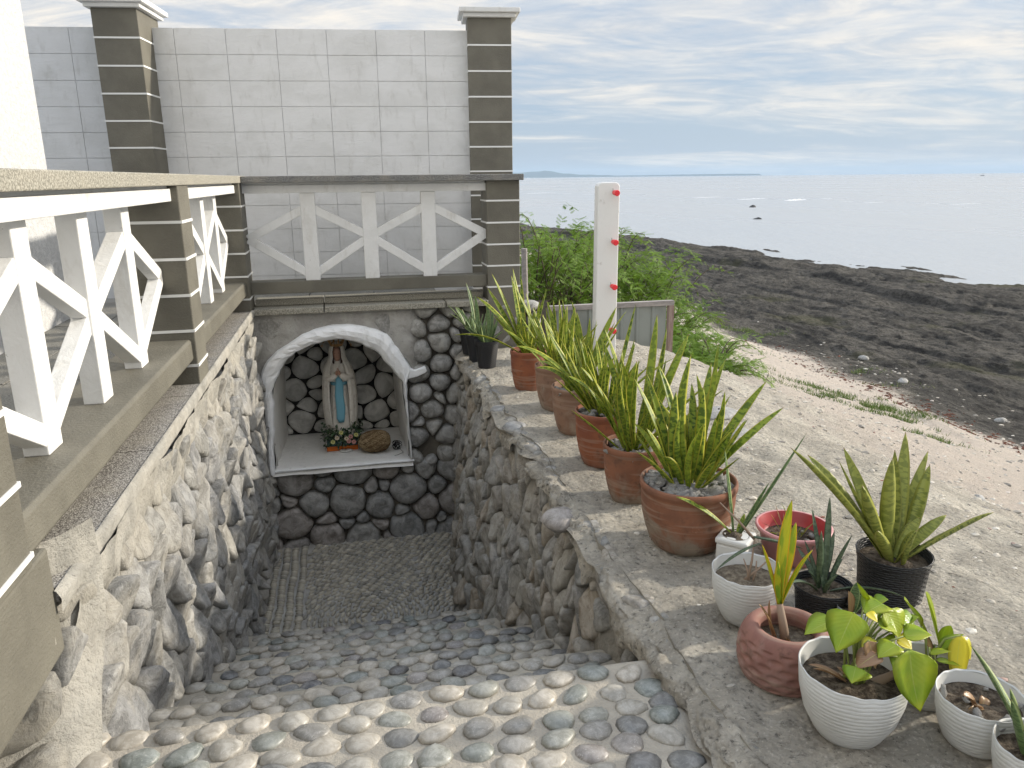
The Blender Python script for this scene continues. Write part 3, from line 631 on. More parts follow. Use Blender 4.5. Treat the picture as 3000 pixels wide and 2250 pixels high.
def floor():
    T = thing('pebble_floor', 'shaded floor of small upright pebbles laid in fan and star patterns', None, (0, 5.8, ZF), kind='structure')
    mb = MB(); xs = np.linspace(XL-0.1, 1.05, 30); ys = np.linspace(4.80, 6.78, 30); P = np.array([[(x, y, ZF+0.004*float(vnoise(x*8, y*8, 0))) for y in ys] for x in xs]); mb.grid(P); mb.f = [q[::-1] for q in mb.f]
    mb.f = [q[::-1] for q in mb.f]
    ob('mortar', mb, M['conc_grey'], T, smooth=True)
    # positions: straight bands at the left and along the front, arcs around two centres elsewhere
    spots = []
    cA = np.array([-0.02, 5.35]); cB = np.array([0.78, 5.25])
    def ok(p): return XL+0.03 < p[0] < 0.80 and 4.88 < p[1] < 6.66
    y = 4.9
    while y < 6.66:
        for j, x in enumerate(np.arange(XL+0.05, -0.50, 0.076)): spots.append((x+0.006*math.sin(y*9+j), y+(0.014 if j % 2 else 0), 0.35*math.sin(y*4)))
        y += 0.036
    for cc, rmax, test in ((cA, 1.5, lambda p: -0.50 < p[0] < 0.40), (cB, 1.6, lambda p: p[0] >= 0.40)):
        r = 0.05
        while r < rmax:
            n = max(4, int(2*math.pi*r/0.075))
            for k in range(n):
                an = 2*math.pi*(k+0.5*(int(r/0.04) % 2))/n; p = cc+r*np.array([math.cos(an), math.sin(an)])
                if test(p): spots.append((p[0], p[1], an+math.pi/2))
            r += 0.040
    spots = [s for s in spots if ok(s)]
    spots.sort(key=lambda s: s[1])
    me0 = []
    import bmesh
    for q in range(6):
        bm = bmesh.new(); bmesh.ops.create_icosphere(bm, subdivisions=1, radius=1)
        for v in bm.verts: v.co = (v.co.x*0.036*(1+0.1*math.sin(q+v.co.y*2)), v.co.y*0.0165, v.co.z*0.022)
        me = bpy.data.meshes.new('floor_pebble'); bm.to_mesh(me); bm.free(); me.polygons.foreach_set('use_smooth', [True]*len(me.polygons)); me.materials.append(M['fp']); me0.append(me)
    for (x, y, a) in spots[:300]:
        inst(rnd.choice(me0), 'pebble', T, Matrix.Translation((x, y-5.8, 0.004+rnd.uniform(-.003, .004))) @ Matrix.Rotation(a+rnd.gauss(0, .12), 4, 'Z') @ Matrix.Scale(rnd.uniform(.85, 1.15), 4))
    V = []; Fc = []; mv = np.array([v.co[:] for v in me0[0].vertices]); mf = [tuple(p.vertices) for p in me0[0].polygons]; mb = MB()
    for (x, y, a) in spots[300:]:
        c_, s_ = math.cos(a+rnd.gauss(0, .12)), math.sin(a); s_ = math.copysign(math.sqrt(max(0, 1-c_*c_)), s_); sc = rnd.uniform(.85, 1.15)
        mb.add([(x+sc*(p[0]*c_-p[1]*s_), y+sc*(p[0]*s_+p[1]*c_), ZF+0.004+p[2]*sc) for p in mv], mf)
    o = ob('pebble', mb, M['fp_stuff'], T, smooth=True); o['kind'] = 'stuff'
floor()

# ------------------------------------------------------------------ niche wall
ARCH_IN = [(-0.745, -2.498), (-0.735, -2.2), (-0.722, -1.972), (-0.712, -1.75), (-0.647, -1.611), (-0.583, -1.492), (-0.479, -1.413), (-0.351, -1.364), (-0.223, -1.333), (-0.114, -1.329), (0.011, -1.364), (0.136, -1.428), (0.242, -1.521), (0.321, -1.622), (0.391, -1.735), (0.415, -2.056), (0.431, -2.458)]
ARCH_OUT = [(-0.795, -2.498), (-0.80, -2.2), (-0.80, -1.972), (-0.79, -1.822), (-0.80, -1.63), (-0.745, -1.492), (-0.647, -1.404), (-0.535, -1.335), (-0.40, -1.255), (-0.27, -1.222), (-0.125, -1.210), (0.019, -1.218), (0.150, -1.252), (0.272, -1.31), (0.365, -1.405), (0.429, -1.531), (0.505, -1.663), (0.43, -1.735), (0.43, -2.056), (0.445, -2.458)]
def resample(pl, n):
    q = np.array(pl); d = np.hypot(*(q[1:]-q[:-1]).T); s = np.concatenate([[0], np.cumsum(d)]); T_ = np.linspace(0, s[-1], n)
    return np.stack([np.interp(T_, s, q[:, 0]), np.interp(T_, s, q[:, 1])], 1)
def inside(p, poly):
    x, y = p; c = False; n = len(poly)
    for i in range(n):
        a, b = poly[i], poly[(i+1) % n]
        if (a[1] > y) != (b[1] > y) and x < (b[0]-a[0])*(y-a[1])/(b[1]-a[1])+a[0]: c = not c
    return c
def niche_wall():
    T = thing('niche_wall', 'end wall of dark rounded river stones with a white arched niche', 'wall', (0, YN, ZF))
    IN = np.vstack([resample(ARCH_IN[:4], 13)[:-1], resample(ARCH_IN[3:15], 37)[:-1], resample(ARCH_IN[14:], 12)])
    OUT = np.vstack([resample(ARCH_OUT[:4], 13)[:-1], resample(ARCH_OUT[3:17], 37)[:-1], resample([(0.428, -1.765), (0.434, -2.056), (0.448, -2.458)], 12)])
    opening = [tuple(p) for p in IN]
    # backing with the opening left out: strips left, right, below, above
    mb = MB(); g = MB()
    def sheet(x0, x1, z0f, z1f, y, amp, m=None):
        xs = np.linspace(x0, x1, max(2, int((x1-x0)/0.035))); rows = []
        for x in xs:
            a, b = z0f(x), z1f(x); zz = np.linspace(a, b, 34)
            rows.append([(x, y+amp*float(fbm(x*6, z*6, 5.0, 4)), z) for z in zz])
        return np.array(rows)
    top_in = lambda x: float(np.interp(x, [p[0] for p in ARCH_IN[3:15]], [p[1] for p in ARCH_IN[3:15]]))
    yb = YN+0.055
    for (x0, x1, a, b) in ((-0.92, -0.735, lambda x: -3.4, lambda x: -1.08), (0.425, 1.75, lambda x: -3.4, lambda x: -1.08), (-0.735, 0.425, lambda x: -3.4, lambda x: -2.49), (-0.735, 0.425, lambda x: top_in(x) if -0.70 < x < 0.39 else -1.75, lambda x: -1.08)):
        ob('mortar', MB().grid(sheet(x0, x1, a, b, yb, 0.02)), M['conc_dark'], T, smooth=True)
    # smooth mortar field over and beside the arch, where the stones are buried
    def topf(x): return -1.06+0.02*float(vnoise(x*3, 0, 0))
    outtop = lambda x: float(np.interp(x, [p[0] for p in ARCH_OUT[3:17]], [p[1] for p in ARCH_OUT[3:17]]))
    botf = lambda x: (outtop(x)-0.03 if x < 0.42 else (-1.50-(x-0.42)*2.0 if x < 0.5 else -1.12))+0.0
    xs = np.arange(-0.90, 0.60, 0.018); rows = []
    for x in xs:
        b = -1.75 if x < -0.79 else botf(min(x, 0.499)); a = topf(x); zz = np.linspace(b, a, 36); side = max(0, min(1, (0.60-x)/0.10))
        rows.append([(x, YN+0.075-0.085*side+0.030*float(fbm(x*5, z*5, 2.0, 5))-0.03*max(0, float(vnoise(x*2.2, z*2.2, 8))), z) for z in zz])
    ob('concrete_field', MB().grid(np.array(rows)), M['conc_grey'], T, smooth=True)
    # white rim of the arch: band, outer return and reveal
    rim = []
    for i in range(60):
        a, b = IN[i], OUT[i]; w = 0.008*float(vnoise(i*0.7, 1.0, 0))
        prow = []
        for s_, y in ((0, YN+0.02), (0.0, YN-0.055), (0.10, YN-0.078), (0.35, YN-0.094), (0.65, YN-0.094), (0.9, YN-0.078), (1.0, YN-0.045), (1.03, YN+0.03)):
            q = a+(b-a)*(s_); bl = 0.008*(_hash(i//6, 3, 1)-0.5)*2; prow.append((q[0]+w*0.5+bl+0.004*float(vnoise(i*1.3, s_*3, 2)), y+0.014*(_hash(i//6, 7, 2)-0.5)+0.008*float(vnoise(i*1.9, s_*6, 5)), q[1]+w*0.5+bl+0.004*float(vnoise(i*1.1, s_*3, 7))))
        rim.append(prow)
    mb = MB().grid(np.array(rim)); mb.f = [q[::-1] for q in mb.f]
    ob('arch_rim', mb, M['white_arch'], T, smooth=False)
    hook = [(0.395, -1.735), (0.455, -1.715), (0.53, -1.70), (0.60, -1.672), (0.618, -1.655), (0.606, -1.615), (0.56, -1.625), (0.51, -1.640), (0.47, -1.62), (0.44, -1.60)]
    ob('drip_ledge', MB().prism(hook, 'y', YN-0.06, YN+0.05), M['white_arch'], T, bevel=0.008)
    # reveal and back
    YB = 7.62
    rows = []
    for i in range(60):
        p = IN[i]; c = np.array([-0.15, -1.95]); rows.append([tuple((p[0]+(c[0]-p[0])*0.07*s_+0.008*float(vnoise(i*.5, s_*6, 1)), YN-0.03+(YB-YN+0.03)*s_, p[1]+(0.02*s_ if p[1] > -2.4 else 0)+0.008*float(vnoise(i*.5, s_*6, 4)))) for s_ in np.linspace(0, 1, 14)])
    mb = MB().grid(np.array(rows)); ob('niche_reveal', mb, M['white_niche'], T, smooth=True)
    xs = np.linspace(-0.80, 0.46, 40); ys = np.linspace(YN-0.07, YB+0.02, 26)
    P = np.array([[(x, y, -2.475+0.006*float(vnoise(x*5, y*5, 1))-(0.05*max(0, (YN-0.04-y)/0.03))) for y in ys] for x in xs]); mb = MB().grid(P)
    ob('niche_shelf', mb, M['white_niche'], T, smooth=True)
    fr = []
    for x in np.linspace(-0.80, 0.47, 46): fr.append([(x, YN-0.055+0.01*float(vnoise(x*8, 1, 1)), -2.474), (x, YN-0.07, -2.482), (x, YN-0.058, -2.488-0.02*abs(float(vnoise(x*6, 0, 0)))), (x, YN+0.05, -2.51)])
    mb = MB().grid(np.array(fr)); mb.f = [q[::-1] for q in mb.f]; ob('shelf_lip', mb, M['white_arch'], T, smooth=True)
    ob('niche_back', MB().box(-0.85, YB+0.01, -2.6, 0.55, YB+0.05, -1.1), M['gap'], T)
    f = lambda u, v, w: (u, YB-w+0.02, v)
    sd = darts((-0.74, -2.46, 0.45, -1.33), 0.055, 0.115, lambda u, v: True, 0.85, 31, pack=0.86)
    for i, c in enumerate(cells(sd, [], (-0.76, -2.474, 0.47, -1.30))):
        if c and area(c) > .002: ob('stone', stone_mb(outline(c, 18, 0.012, 2), 0.04, f, 0.04, 0.02, i*2.1, 0.0), M['st_niche'], T, smooth=True)
    # stones below the shelf
    f = lambda u, v, w: (u, YN+0.045-w, v)
    sd = darts((-0.84, -3.30, 0.90, -2.54), 0.05, 0.17, lambda u, v: True, 0.9, 46, pack=0.86)
    gh = [(x, -2.44) for x in np.arange(-0.8, 0.5, 0.1)]
    for i, c in enumerate(cells(sd, gh, (-0.86, -3.36, 1.02, -2.50))):
        if c and area(c) > .002:
            ob('stone', stone_mb(outline(c, 22, 0.012, 2), 0.08, f, 0.10, 0.03, i*2.7, -0.12), M['st_back'], T, smooth=True)
    # stones right of the niche
    sd = darts((0.44, -2.52, 1.60, -1.10), 0.05, 0.10, lambda u, v: not inside((u, v), [(0.40, -1.0), (0.52, -1.2), (0.56, -1.66), (0.40, -1.9), (0.4, -1.0)]), 0.85, 52)
    gh = [(0.36, z) for z in np.arange(-2.5, -1.7, 0.1)]+[(0.45, z) for z in np.arange(-1.6, -1.1, .12)]+[(x, -1.0) for x in np.arange(.5, 1.7, .12)]
    for i, c in enumerate(cells(sd, gh, (0.43, -2.56, 1.68, -1.07))):
        if c and area(c) > .002 and (i % 19 != 7): ob('stone', stone_mb(outline(c, 18, 0.014, 3), 0.085, f, 0.10, 0.03, i*2.3, 0.0), M['st_backup'], T, smooth=True)
    # two broad flat stones buried in the mortar over the arch, small corner stones
    for (pts, h) in (([(-0.80, -1.28), (-0.78, -1.11), (-0.50, -1.09), (-0.42, -1.17), (-0.56, -1.27), (-0.72, -1.37)], 0.035), ([(0.16, -1.24), (0.20, -1.12), (0.42, -1.10), (0.52, -1.16), (0.50, -1.45), (0.40, -1.42)], 0.03)):
        ob('stone', stone_mb(outline(pts, 20, 0.01, 2), h, lambda u, v, w: (u, YN+0.0-w, v), 0.12, 0.05, h*100, 0), M['st_backup'], T, smooth=True)
niche_wall()

# ------------------------------------------------------------------ raised walkway, ledge tiles, balustrades
def walkway():
    T = thing('walkway', 'raised tiled walkway behind the white balustrade', None, (-1.6, 4, ZL), kind='structure')
    r = random.Random(3)
    mb = MB(); mb.box(-2.3, 0.2, -1.60, -0.99, 6.95, ZL-0.035); ob('slab', mb, M['conc_grey'], T)
    mb = MB(); mb.box(-0.99, 6.98, -1.20, 1.18, 8.2, ZL-0.035); ob('slab', mb, M['conc_grey'], T)
    mb = MB(); mb.box(-4.0, 6.96, -2.4, -1.0, 8.4, ZL-0.035); ob('slab', mb, M['conc_grey'], T)
    for x in np.arange(-2.29, -1.2, 0.43):
        y = 0.3
        while y < 6.9:
            ob('tile', MB().box(x, y, ZL-0.05, x+0.422, y+0.592, ZL-0.012+r.uniform(-.002, .002)), M['walk'], T, bevel=0.003); y += 0.60
    for x in np.arange(-0.98, 0.7, 0.6):
        for y in (6.99, 7.42): ob('tile', MB().box(x, y, ZL-0.05, x+0.592, y+0.422, ZL-0.012+r.uniform(-.002, .002)), M['walk'], T, bevel=0.003)
walkway()
def ledges():
    T = thing('tiled_ledge', 'narrow speckled tile ledge along the left wall top', None, (-0.85, 4.3, ZL), kind='structure')
    for (a, b) in ((2.045, 2.325), (2.333, 3.14), (3.148, 3.96), (3.968, 4.79), (4.798, 5.62), (5.628, 6.64)):
        ob('tile', MB().box(-1.05, a, ZL-0.045, -0.812, b, ZL), M['ledge'], T, bevel=0.004)
    mb = MB(); ys = np.arange(2.02, 6.64, 0.02); P = np.array([[(-0.812+0.0, y, ZL+0.003), (-0.803+0.006*float(vnoise(y*9, 0, 0)), y, ZL+0.001), (-0.797+0.010*float(vnoise(y*11, 1, 0)), y, ZL-0.015+0.008*float(vnoise(y*13, 1, 0))), (-0.800, y, ZL-0.06)] for y in ys]); ob('mortar_edge', mb.grid(P), M['conc_left'], T, smooth=True)
    T = thing('tiled_ledge', 'weathered pale tile ledge under the rear balustrade', None, (0.2, 6.7, ZL), kind='structure')
    for (a, b) in ((-0.80, -0.235), (-0.225, 0.80), (0.81, 1.18)):
        ob('tile', MB().box(a, 6.62, ZL-0.05, b, 6.97, ZL), M['coping'], T, bevel=0.006)
    for (a, b) in ((-0.80, -0.235), (-0.225, 1.16)): ob('tile', MB().box(a, 6.80, ZL+0.002, b, 6.96, ZL+0.055), M['coping'], T, bevel=0.006)
ledges()

STR = [-0.20, -0.385, -0.57, -0.755, -0.94]
def pillar(par, x0, x1, y0, y1, z0, z1, stripes):
    o = ob('pillar', MB().box(x0, y0, z0, x1, y1, z1), M['brown'], par, bevel=0.006)
    for z in stripes:
        ob('stripe', MB().box(x0-0.004, y0-0.004, z-0.007, x1+0.004, y1+0.004, z+0.007), M['stripe'], o)
    return o
def lattice(par, P, n0, n1, axis, d0, d1, ztop, zbot):
    """uprights and diagonals between n0 and n1 along axis; d0..d1 is the depth range"""
    L = n1-n0; zu = -0.215; zm = -0.470; w = 0.120; e = 0.003
    def bar(name, a, b, wd, d0_, d1_):
        a = np.array(a); b = np.array(b); t = (b-a)/np.linalg.norm(b-a); nn = np.array([-t[1], t[0]])*wd/2
        poly = [tuple(a-nn), tuple(b-nn), tuple(b+nn), tuple(a+nn)]
        ob(name, MB().prism(poly, axis, d0_, d1_), M['white'], par, bevel=0.004)
    for k in (1, 2, 3):
        u = n0+L*k/4; bar('upright', (u, zbot), (u, ztop), w, d0+e, d1-e)
    V = [(n0, zm), (n0+L/4, zu), (n0+L/2, zm), (n0+L*.75, zu), (n1, zm)]; Wd = [(n0, zm), (n0+L/4, zbot+0.035), (n0+L/2, zm), (n0+L*.75, zbot+0.035), (n1, zm)]
    for A in (V, Wd):
        for i in range(4): bar('brace', A[i], A[i+1], 0.068, d0+e*2*(1+i % 2)+(0.001 if A is V else 0), d1-e*2*(1+i % 2))
def balustrades():
    T = thing('balustrade', 'sunlit white lattice balustrade with brown pillars beside the stairs', 'balustrade', (-0.9, 4.3, ZL))
    # pillars: near, middle, corner
    pillar(T, -1.09, -0.81, 1.60, 1.93, -0.9155, -0.022, [-0.33, -0.515, -0.70, -0.885])
    pillar(T, -1.09, -0.81, 4.20, 4.47, -1.055, -0.022, STR)
    ob('base_plinth', MB().box(-1.6, 1.2, -1.22, -0.815, 2.04, -0.916), M['brown'], T, bevel=0.01)
    for (a, b) in ((1.93, 4.20), (4.47, 6.55)):
        ob('base_beam', MB().prism([(-1.12, -0.915), (-0.838, -0.915), (-0.830, -0.900), (-0.832, -0.812), (-0.842, -0.800), (-1.12, -0.800)], 'y', a, b), M['brown'], T, bevel=0.004)
        ob('plinth', MB().box(-1.06, a, -1.0505, -1.0, b, -0.9155), M['brown'], T)
        ob('top_beam', MB().box(-1.03, a, -0.098, -0.845, b, -0.036), M['white'], T, bevel=0.004)
        ob('beam_fillet', MB().box(-1.02, a, -0.036, -0.86, b, -0.022), M['white'], T)
        lattice(T, None, a, b, 'x', -0.998, -0.920, -0.098, -0.800)
    ob('coping', MB().box(-1.10, 1.2, -0.022, -0.80, 6.50, 0.034), M['coping'], T, bevel=0.005)
    T = thing('balustrade', 'shaded white lattice balustrade standing above the stone niche', 'balustrade', (0.2, 6.8, ZL))
    pillar(T, -1.06, -0.81, 6.55, 6.86, -1.045, -0.022, STR)
    pillar(T, 1.185, 1.475, 6.66, 6.95, -1.6, -0.022, [z+0.01 for z in STR])
    ob('base_beam', MB().box(-0.81, 6.70, -0.925, 1.185, 6.86, -0.822), M['brown'], T, bevel=0.005)
    ob('top_beam', MB().box(-0.81, 6.70, -0.105, 1.20, 6.86, -0.040), M['white'], T, bevel=0.004)
    ob('beam_fillet', MB().box(-0.81, 6.715, -0.040, 1.18, 6.85, -0.023), M['white'], T)
    lattice(T, None, -0.80, 1.185, 'y', 6.71, 6.79, -0.105, -0.822)
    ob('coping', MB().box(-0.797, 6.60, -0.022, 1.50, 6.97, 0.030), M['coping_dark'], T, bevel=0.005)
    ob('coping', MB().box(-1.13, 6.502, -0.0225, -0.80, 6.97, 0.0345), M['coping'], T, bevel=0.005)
balustrades()

# ------------------------------------------------------------------ boundary wall of rendered blocks, house corner
def boundary():
    ang = -math.atan(0.1)
    T = thing('boundary_wall', 'tall white boundary wall scored into blocks with two brown pillars', 'wall', (0, 7.7, -2.4), ang)
    z0 = 2.4  # local z of eye level
    # pieces in local coordinates: x along wall, y away from camera
    top = 1.31; rows = []
    zz = top
    edges = [top+z0]
    while edges[-1] > 0: edges.append(edges[-1]-0.2205)
    ob('core', MB().box(-4.4, 0.008, 0, 1.60, 0.16, top+z0-0.004), MT('joint_grey', 0.9).col(c3(0.61, 0.61, 0.605)).m, T, local=True)  # light grey core shows as the joints between the blocks
    xe = [-4.35, -4.05]
    x = -4.05
    while x < 1.58: x += 0.442; xe.append(min(x, 1.60))
    for i in range(len(edges)-1):
        za, zb = edges[i+1], edges[i]
        if zb < 0.95: break
        for j in range(len(xe)-1):
            if xe[j+1]-xe[j] < 0.02: continue
            ob('block', MB().box(xe[j]+0.002, rnd.uniform(-0.001, 0.001), za+0.002, xe[j+1]-0.002, 0.03, zb-0.002), M['white_wall'], T, local=True, bevel=0.0015)
    for (x0, x1, w) in ((-1.95, -1.58, 0.34), (1.20, 1.60, 0.10)):
        p = ob('pillar', MB().box(x0, -w, 0, x1, 0.20, 1.40+z0), M['brown'], T, local=True, bevel=0.006)
        z = 1.40-0.185 if False else 1.17
        while z > -2.0:
            ob('stripe', MB().box(x0-0.004, -w-0.004, z+z0-0.007, x1+0.004, 0.20, z+z0+0.007), M['stripe'], p, local=True); z -= 0.222
        c = ob('capital', MB().box(x0-0.04, -w-0.04, 1.40+z0, x1+0.04, 0.24, 1.435+z0), M['white'], T, local=True, bevel=0.006)
        ob('capital', MB().box(x0-0.075, -w-0.075, 1.4351+z0, x1+0.075, 0.275, 1.478+z0), M['white'], T, local=True, bevel=0.008)
    # pipe stub and hook on the pillar foot
boundary()
def house():
    T = thing('house_wall', 'corner of a white stucco house beyond the balustrade', 'house', (-2.2, 6.65, -1.1))
    ob('wall', MB().box(-2.8, -2.0, -1.4, -2.2, 6.68, 3.2), M['stucco'], T, bevel=0.01)
house()

# ------------------------------------------------------------------ pots
def pot_mats():
    def terra(name, c1, c2, pale, amt, dim=False):
        t = MT(name, 0.8, 0.25); n = t.noise(3.2, 5, 0.6, 0.4, coord='object', sc=(2, 2, 2)); k = t.noise(18, 5, 0.7, coord='object'); z = t.sep(t.tc.outputs['Object'])[2]
        r = t.noise(30, 2, 0.5, coord='object', sc=(0.12, 0.12, 1.6))
        x = t.mix(t.map(n, 0.35, 0.65), c3(*c1), c3(*c2)); x = t.mix(t.math('MULTIPLY', t.map(t.math('ADD', t.noise(5, 6, 0.7, 0.5, coord='object'), t.map(z, 0.0, 0.25, 0.14, -0.10, False)), 0.46, 0.70), amt), x, c3(*pale))
        x = t.mix(t.map(k, 0.54, 0.70, 0, 0.6), x, c3(0.09, 0.055, 0.04)); x = t.mix(t.map(r, 0.52, 0.62, 0, 0.35), x, c3(0.33, 0.25, 0.19)); t.col(x).bump(r, 0.35, 0.004).bump(k, 0.3, 0.003); return t.m
    M['tc1'] = terra('old_terracotta', (0.24, 0.105, 0.060), (0.17, 0.080, 0.050), (0.24, 0.195, 0.15), 1.0)
    M['tc2'] = terra('clean_terracotta', (0.27, 0.098, 0.050), (0.20, 0.070, 0.040), (0.28, 0.20, 0.15), 0.4)
    M['tc3'] = terra('bleached_terracotta', (0.26, 0.155, 0.105), (0.21, 0.125, 0.088), (0.30, 0.25, 0.20), 0.9)
    M['tc4'] = terra('dimpled_terracotta', (0.25, 0.125, 0.098), (0.195, 0.095, 0.077), (0.32, 0.23, 0.20), 0.5)
    def weave(name, c, rough, strength=0.7, dist=0.006, nu=60.0, nv=22.0):
        t = MT(name, rough, 0.4); u = t.sep(t.tc.outputs['UV']); 
        rw = t.math('ADD', t.math('MULTIPLY', u[1], nv), t.math('MULTIPLY', t.math('SINE', t.math('MULTIPLY', u[0], nu*0.37)), 0.30)); rf = t.math('FLOOR', rw); fr = t.math('FRACT', rw)
        a = t.math('ABSOLUTE', t.math('SINE', t.math('ADD', t.math('MULTIPLY', u[0], nu), t.math('MULTIPLY', rf, 1.5708)))); b = t.math('SINE', t.math('MULTIPLY', fr, 3.14159))
        h = t.math('ADD', t.math('MULTIPLY', a, b), t.math('MULTIPLY', b, 0.4)); n = t.noise(12, 4, 0.6, coord='object')
        t.col(t.mix(t.map(n, 0.4, 0.7, 0, 0.25), c3(*c), c3(c[0]*0.55+0.02, c[1]*0.53+0.02, c[2]*0.48+0.02))).bump(h, strength, dist).bump(t.noise(60, 3, coord='object'), 0.15, 0.002); return t.m
    M['pw'] = weave('white_plastic', (0.52, 0.525, 0.51), 0.5, 0.42, 0.0026, 46.0, 24.0); M['pb'] = weave('black_plastic', (0.022, 0.023, 0.026), 0.42, 1.0, 0.006, 70.0, 34.0)
    M['pin'] = MT('pot_inside_white', 0.6).col(c3(0.55, 0.55, 0.53)).m
    t = MT('red_plastic', 0.35, 0.5); t.col(t.mix(t.map(t.noise(9, 4, coord='object'), 0.4, 0.7), c3(0.36, 0.035, 0.04), c3(0.26, 0.03, 0.035))); M['red'] = t.m
    t = MT('faded_pink_plastic', 0.5, 0.4); t.col(c3(0.52, 0.25, 0.25)); M['pink'] = t.m
    M['grey_pl'] = MT('grey_plastic', 0.5).col(c3(0.30, 0.33, 0.34)).m
    t = MT('potting_soil', 0.95, 0.1); k = t.noise(40, 6, 0.75, coord='world'); t.col(t.mix(t.map(k, 0.38, 0.65), c3(0.055, 0.042, 0.032), c3(0.20, 0.165, 0.125))).bump(k, 1.0, 0.02); M['soil'] = t.m
    t = MT('sandy_soil', 0.95, 0.1); k = t.noise(40, 6, 0.75, coord='world'); t.col(t.mix(t.map(k, 0.38, 0.65), c3(0.13, 0.105, 0.08), c3(0.30, 0.255, 0.19))).bump(k, 1.0, 0.02); M['soil2'] = t.m
    t = MT('coral_rubble', 0.85, 0.2); k = t.noise(60, 5, 0.7, coord='object'); t.col(t.mix(t.map(k, 0.4, 0.6), t.ramp(t.rand(), [(0, c3(0.33, 0.32, 0.30)), (0.5, c3(0.46, 0.44, 0.39)), (0.8, c3(0.22, 0.22, 0.22)), (1, c3(0.55, 0.51, 0.44))]), c3(0.16, 0.155, 0.15))).bump(k, 0.7, 0.006); M['coral'] = t.m
pot_mats()
def lathe_uv(prof, n, fn=None):
    mb = MB(); mb.lathe(prof+[], n+1, None, cap0=False); mb.v = []; uv = []
    L = [0]
    for i in range(1, len(prof)): L.append(L[-1]+math.hypot(prof[i][0]-prof[i-1][0], prof[i][1]-prof[i-1][1]))
    for i, (r, z) in enumerate(prof):
        for k in range(n+1):
            a = 2*math.pi*k/n; rr, zz = (r, z) if fn is None else fn(r, z, a, i)
            mb.v.append((rr*math.cos(a), rr*math.sin(a), zz)); uv.append((k/n, L[i]/0.30))
    m = n+1; mb.f = [(i*m+k, i*m+k+1, (i+1)*m+k+1, (i+1)*m+k) for i in range(len(prof)-1) for k in range(n)]
    mb.f.append(tuple(range(n-1, -1, -1))); mb.uv = uv; return mb
GZ = lambda x, y: float(TZ(x, y))
POTS = {}
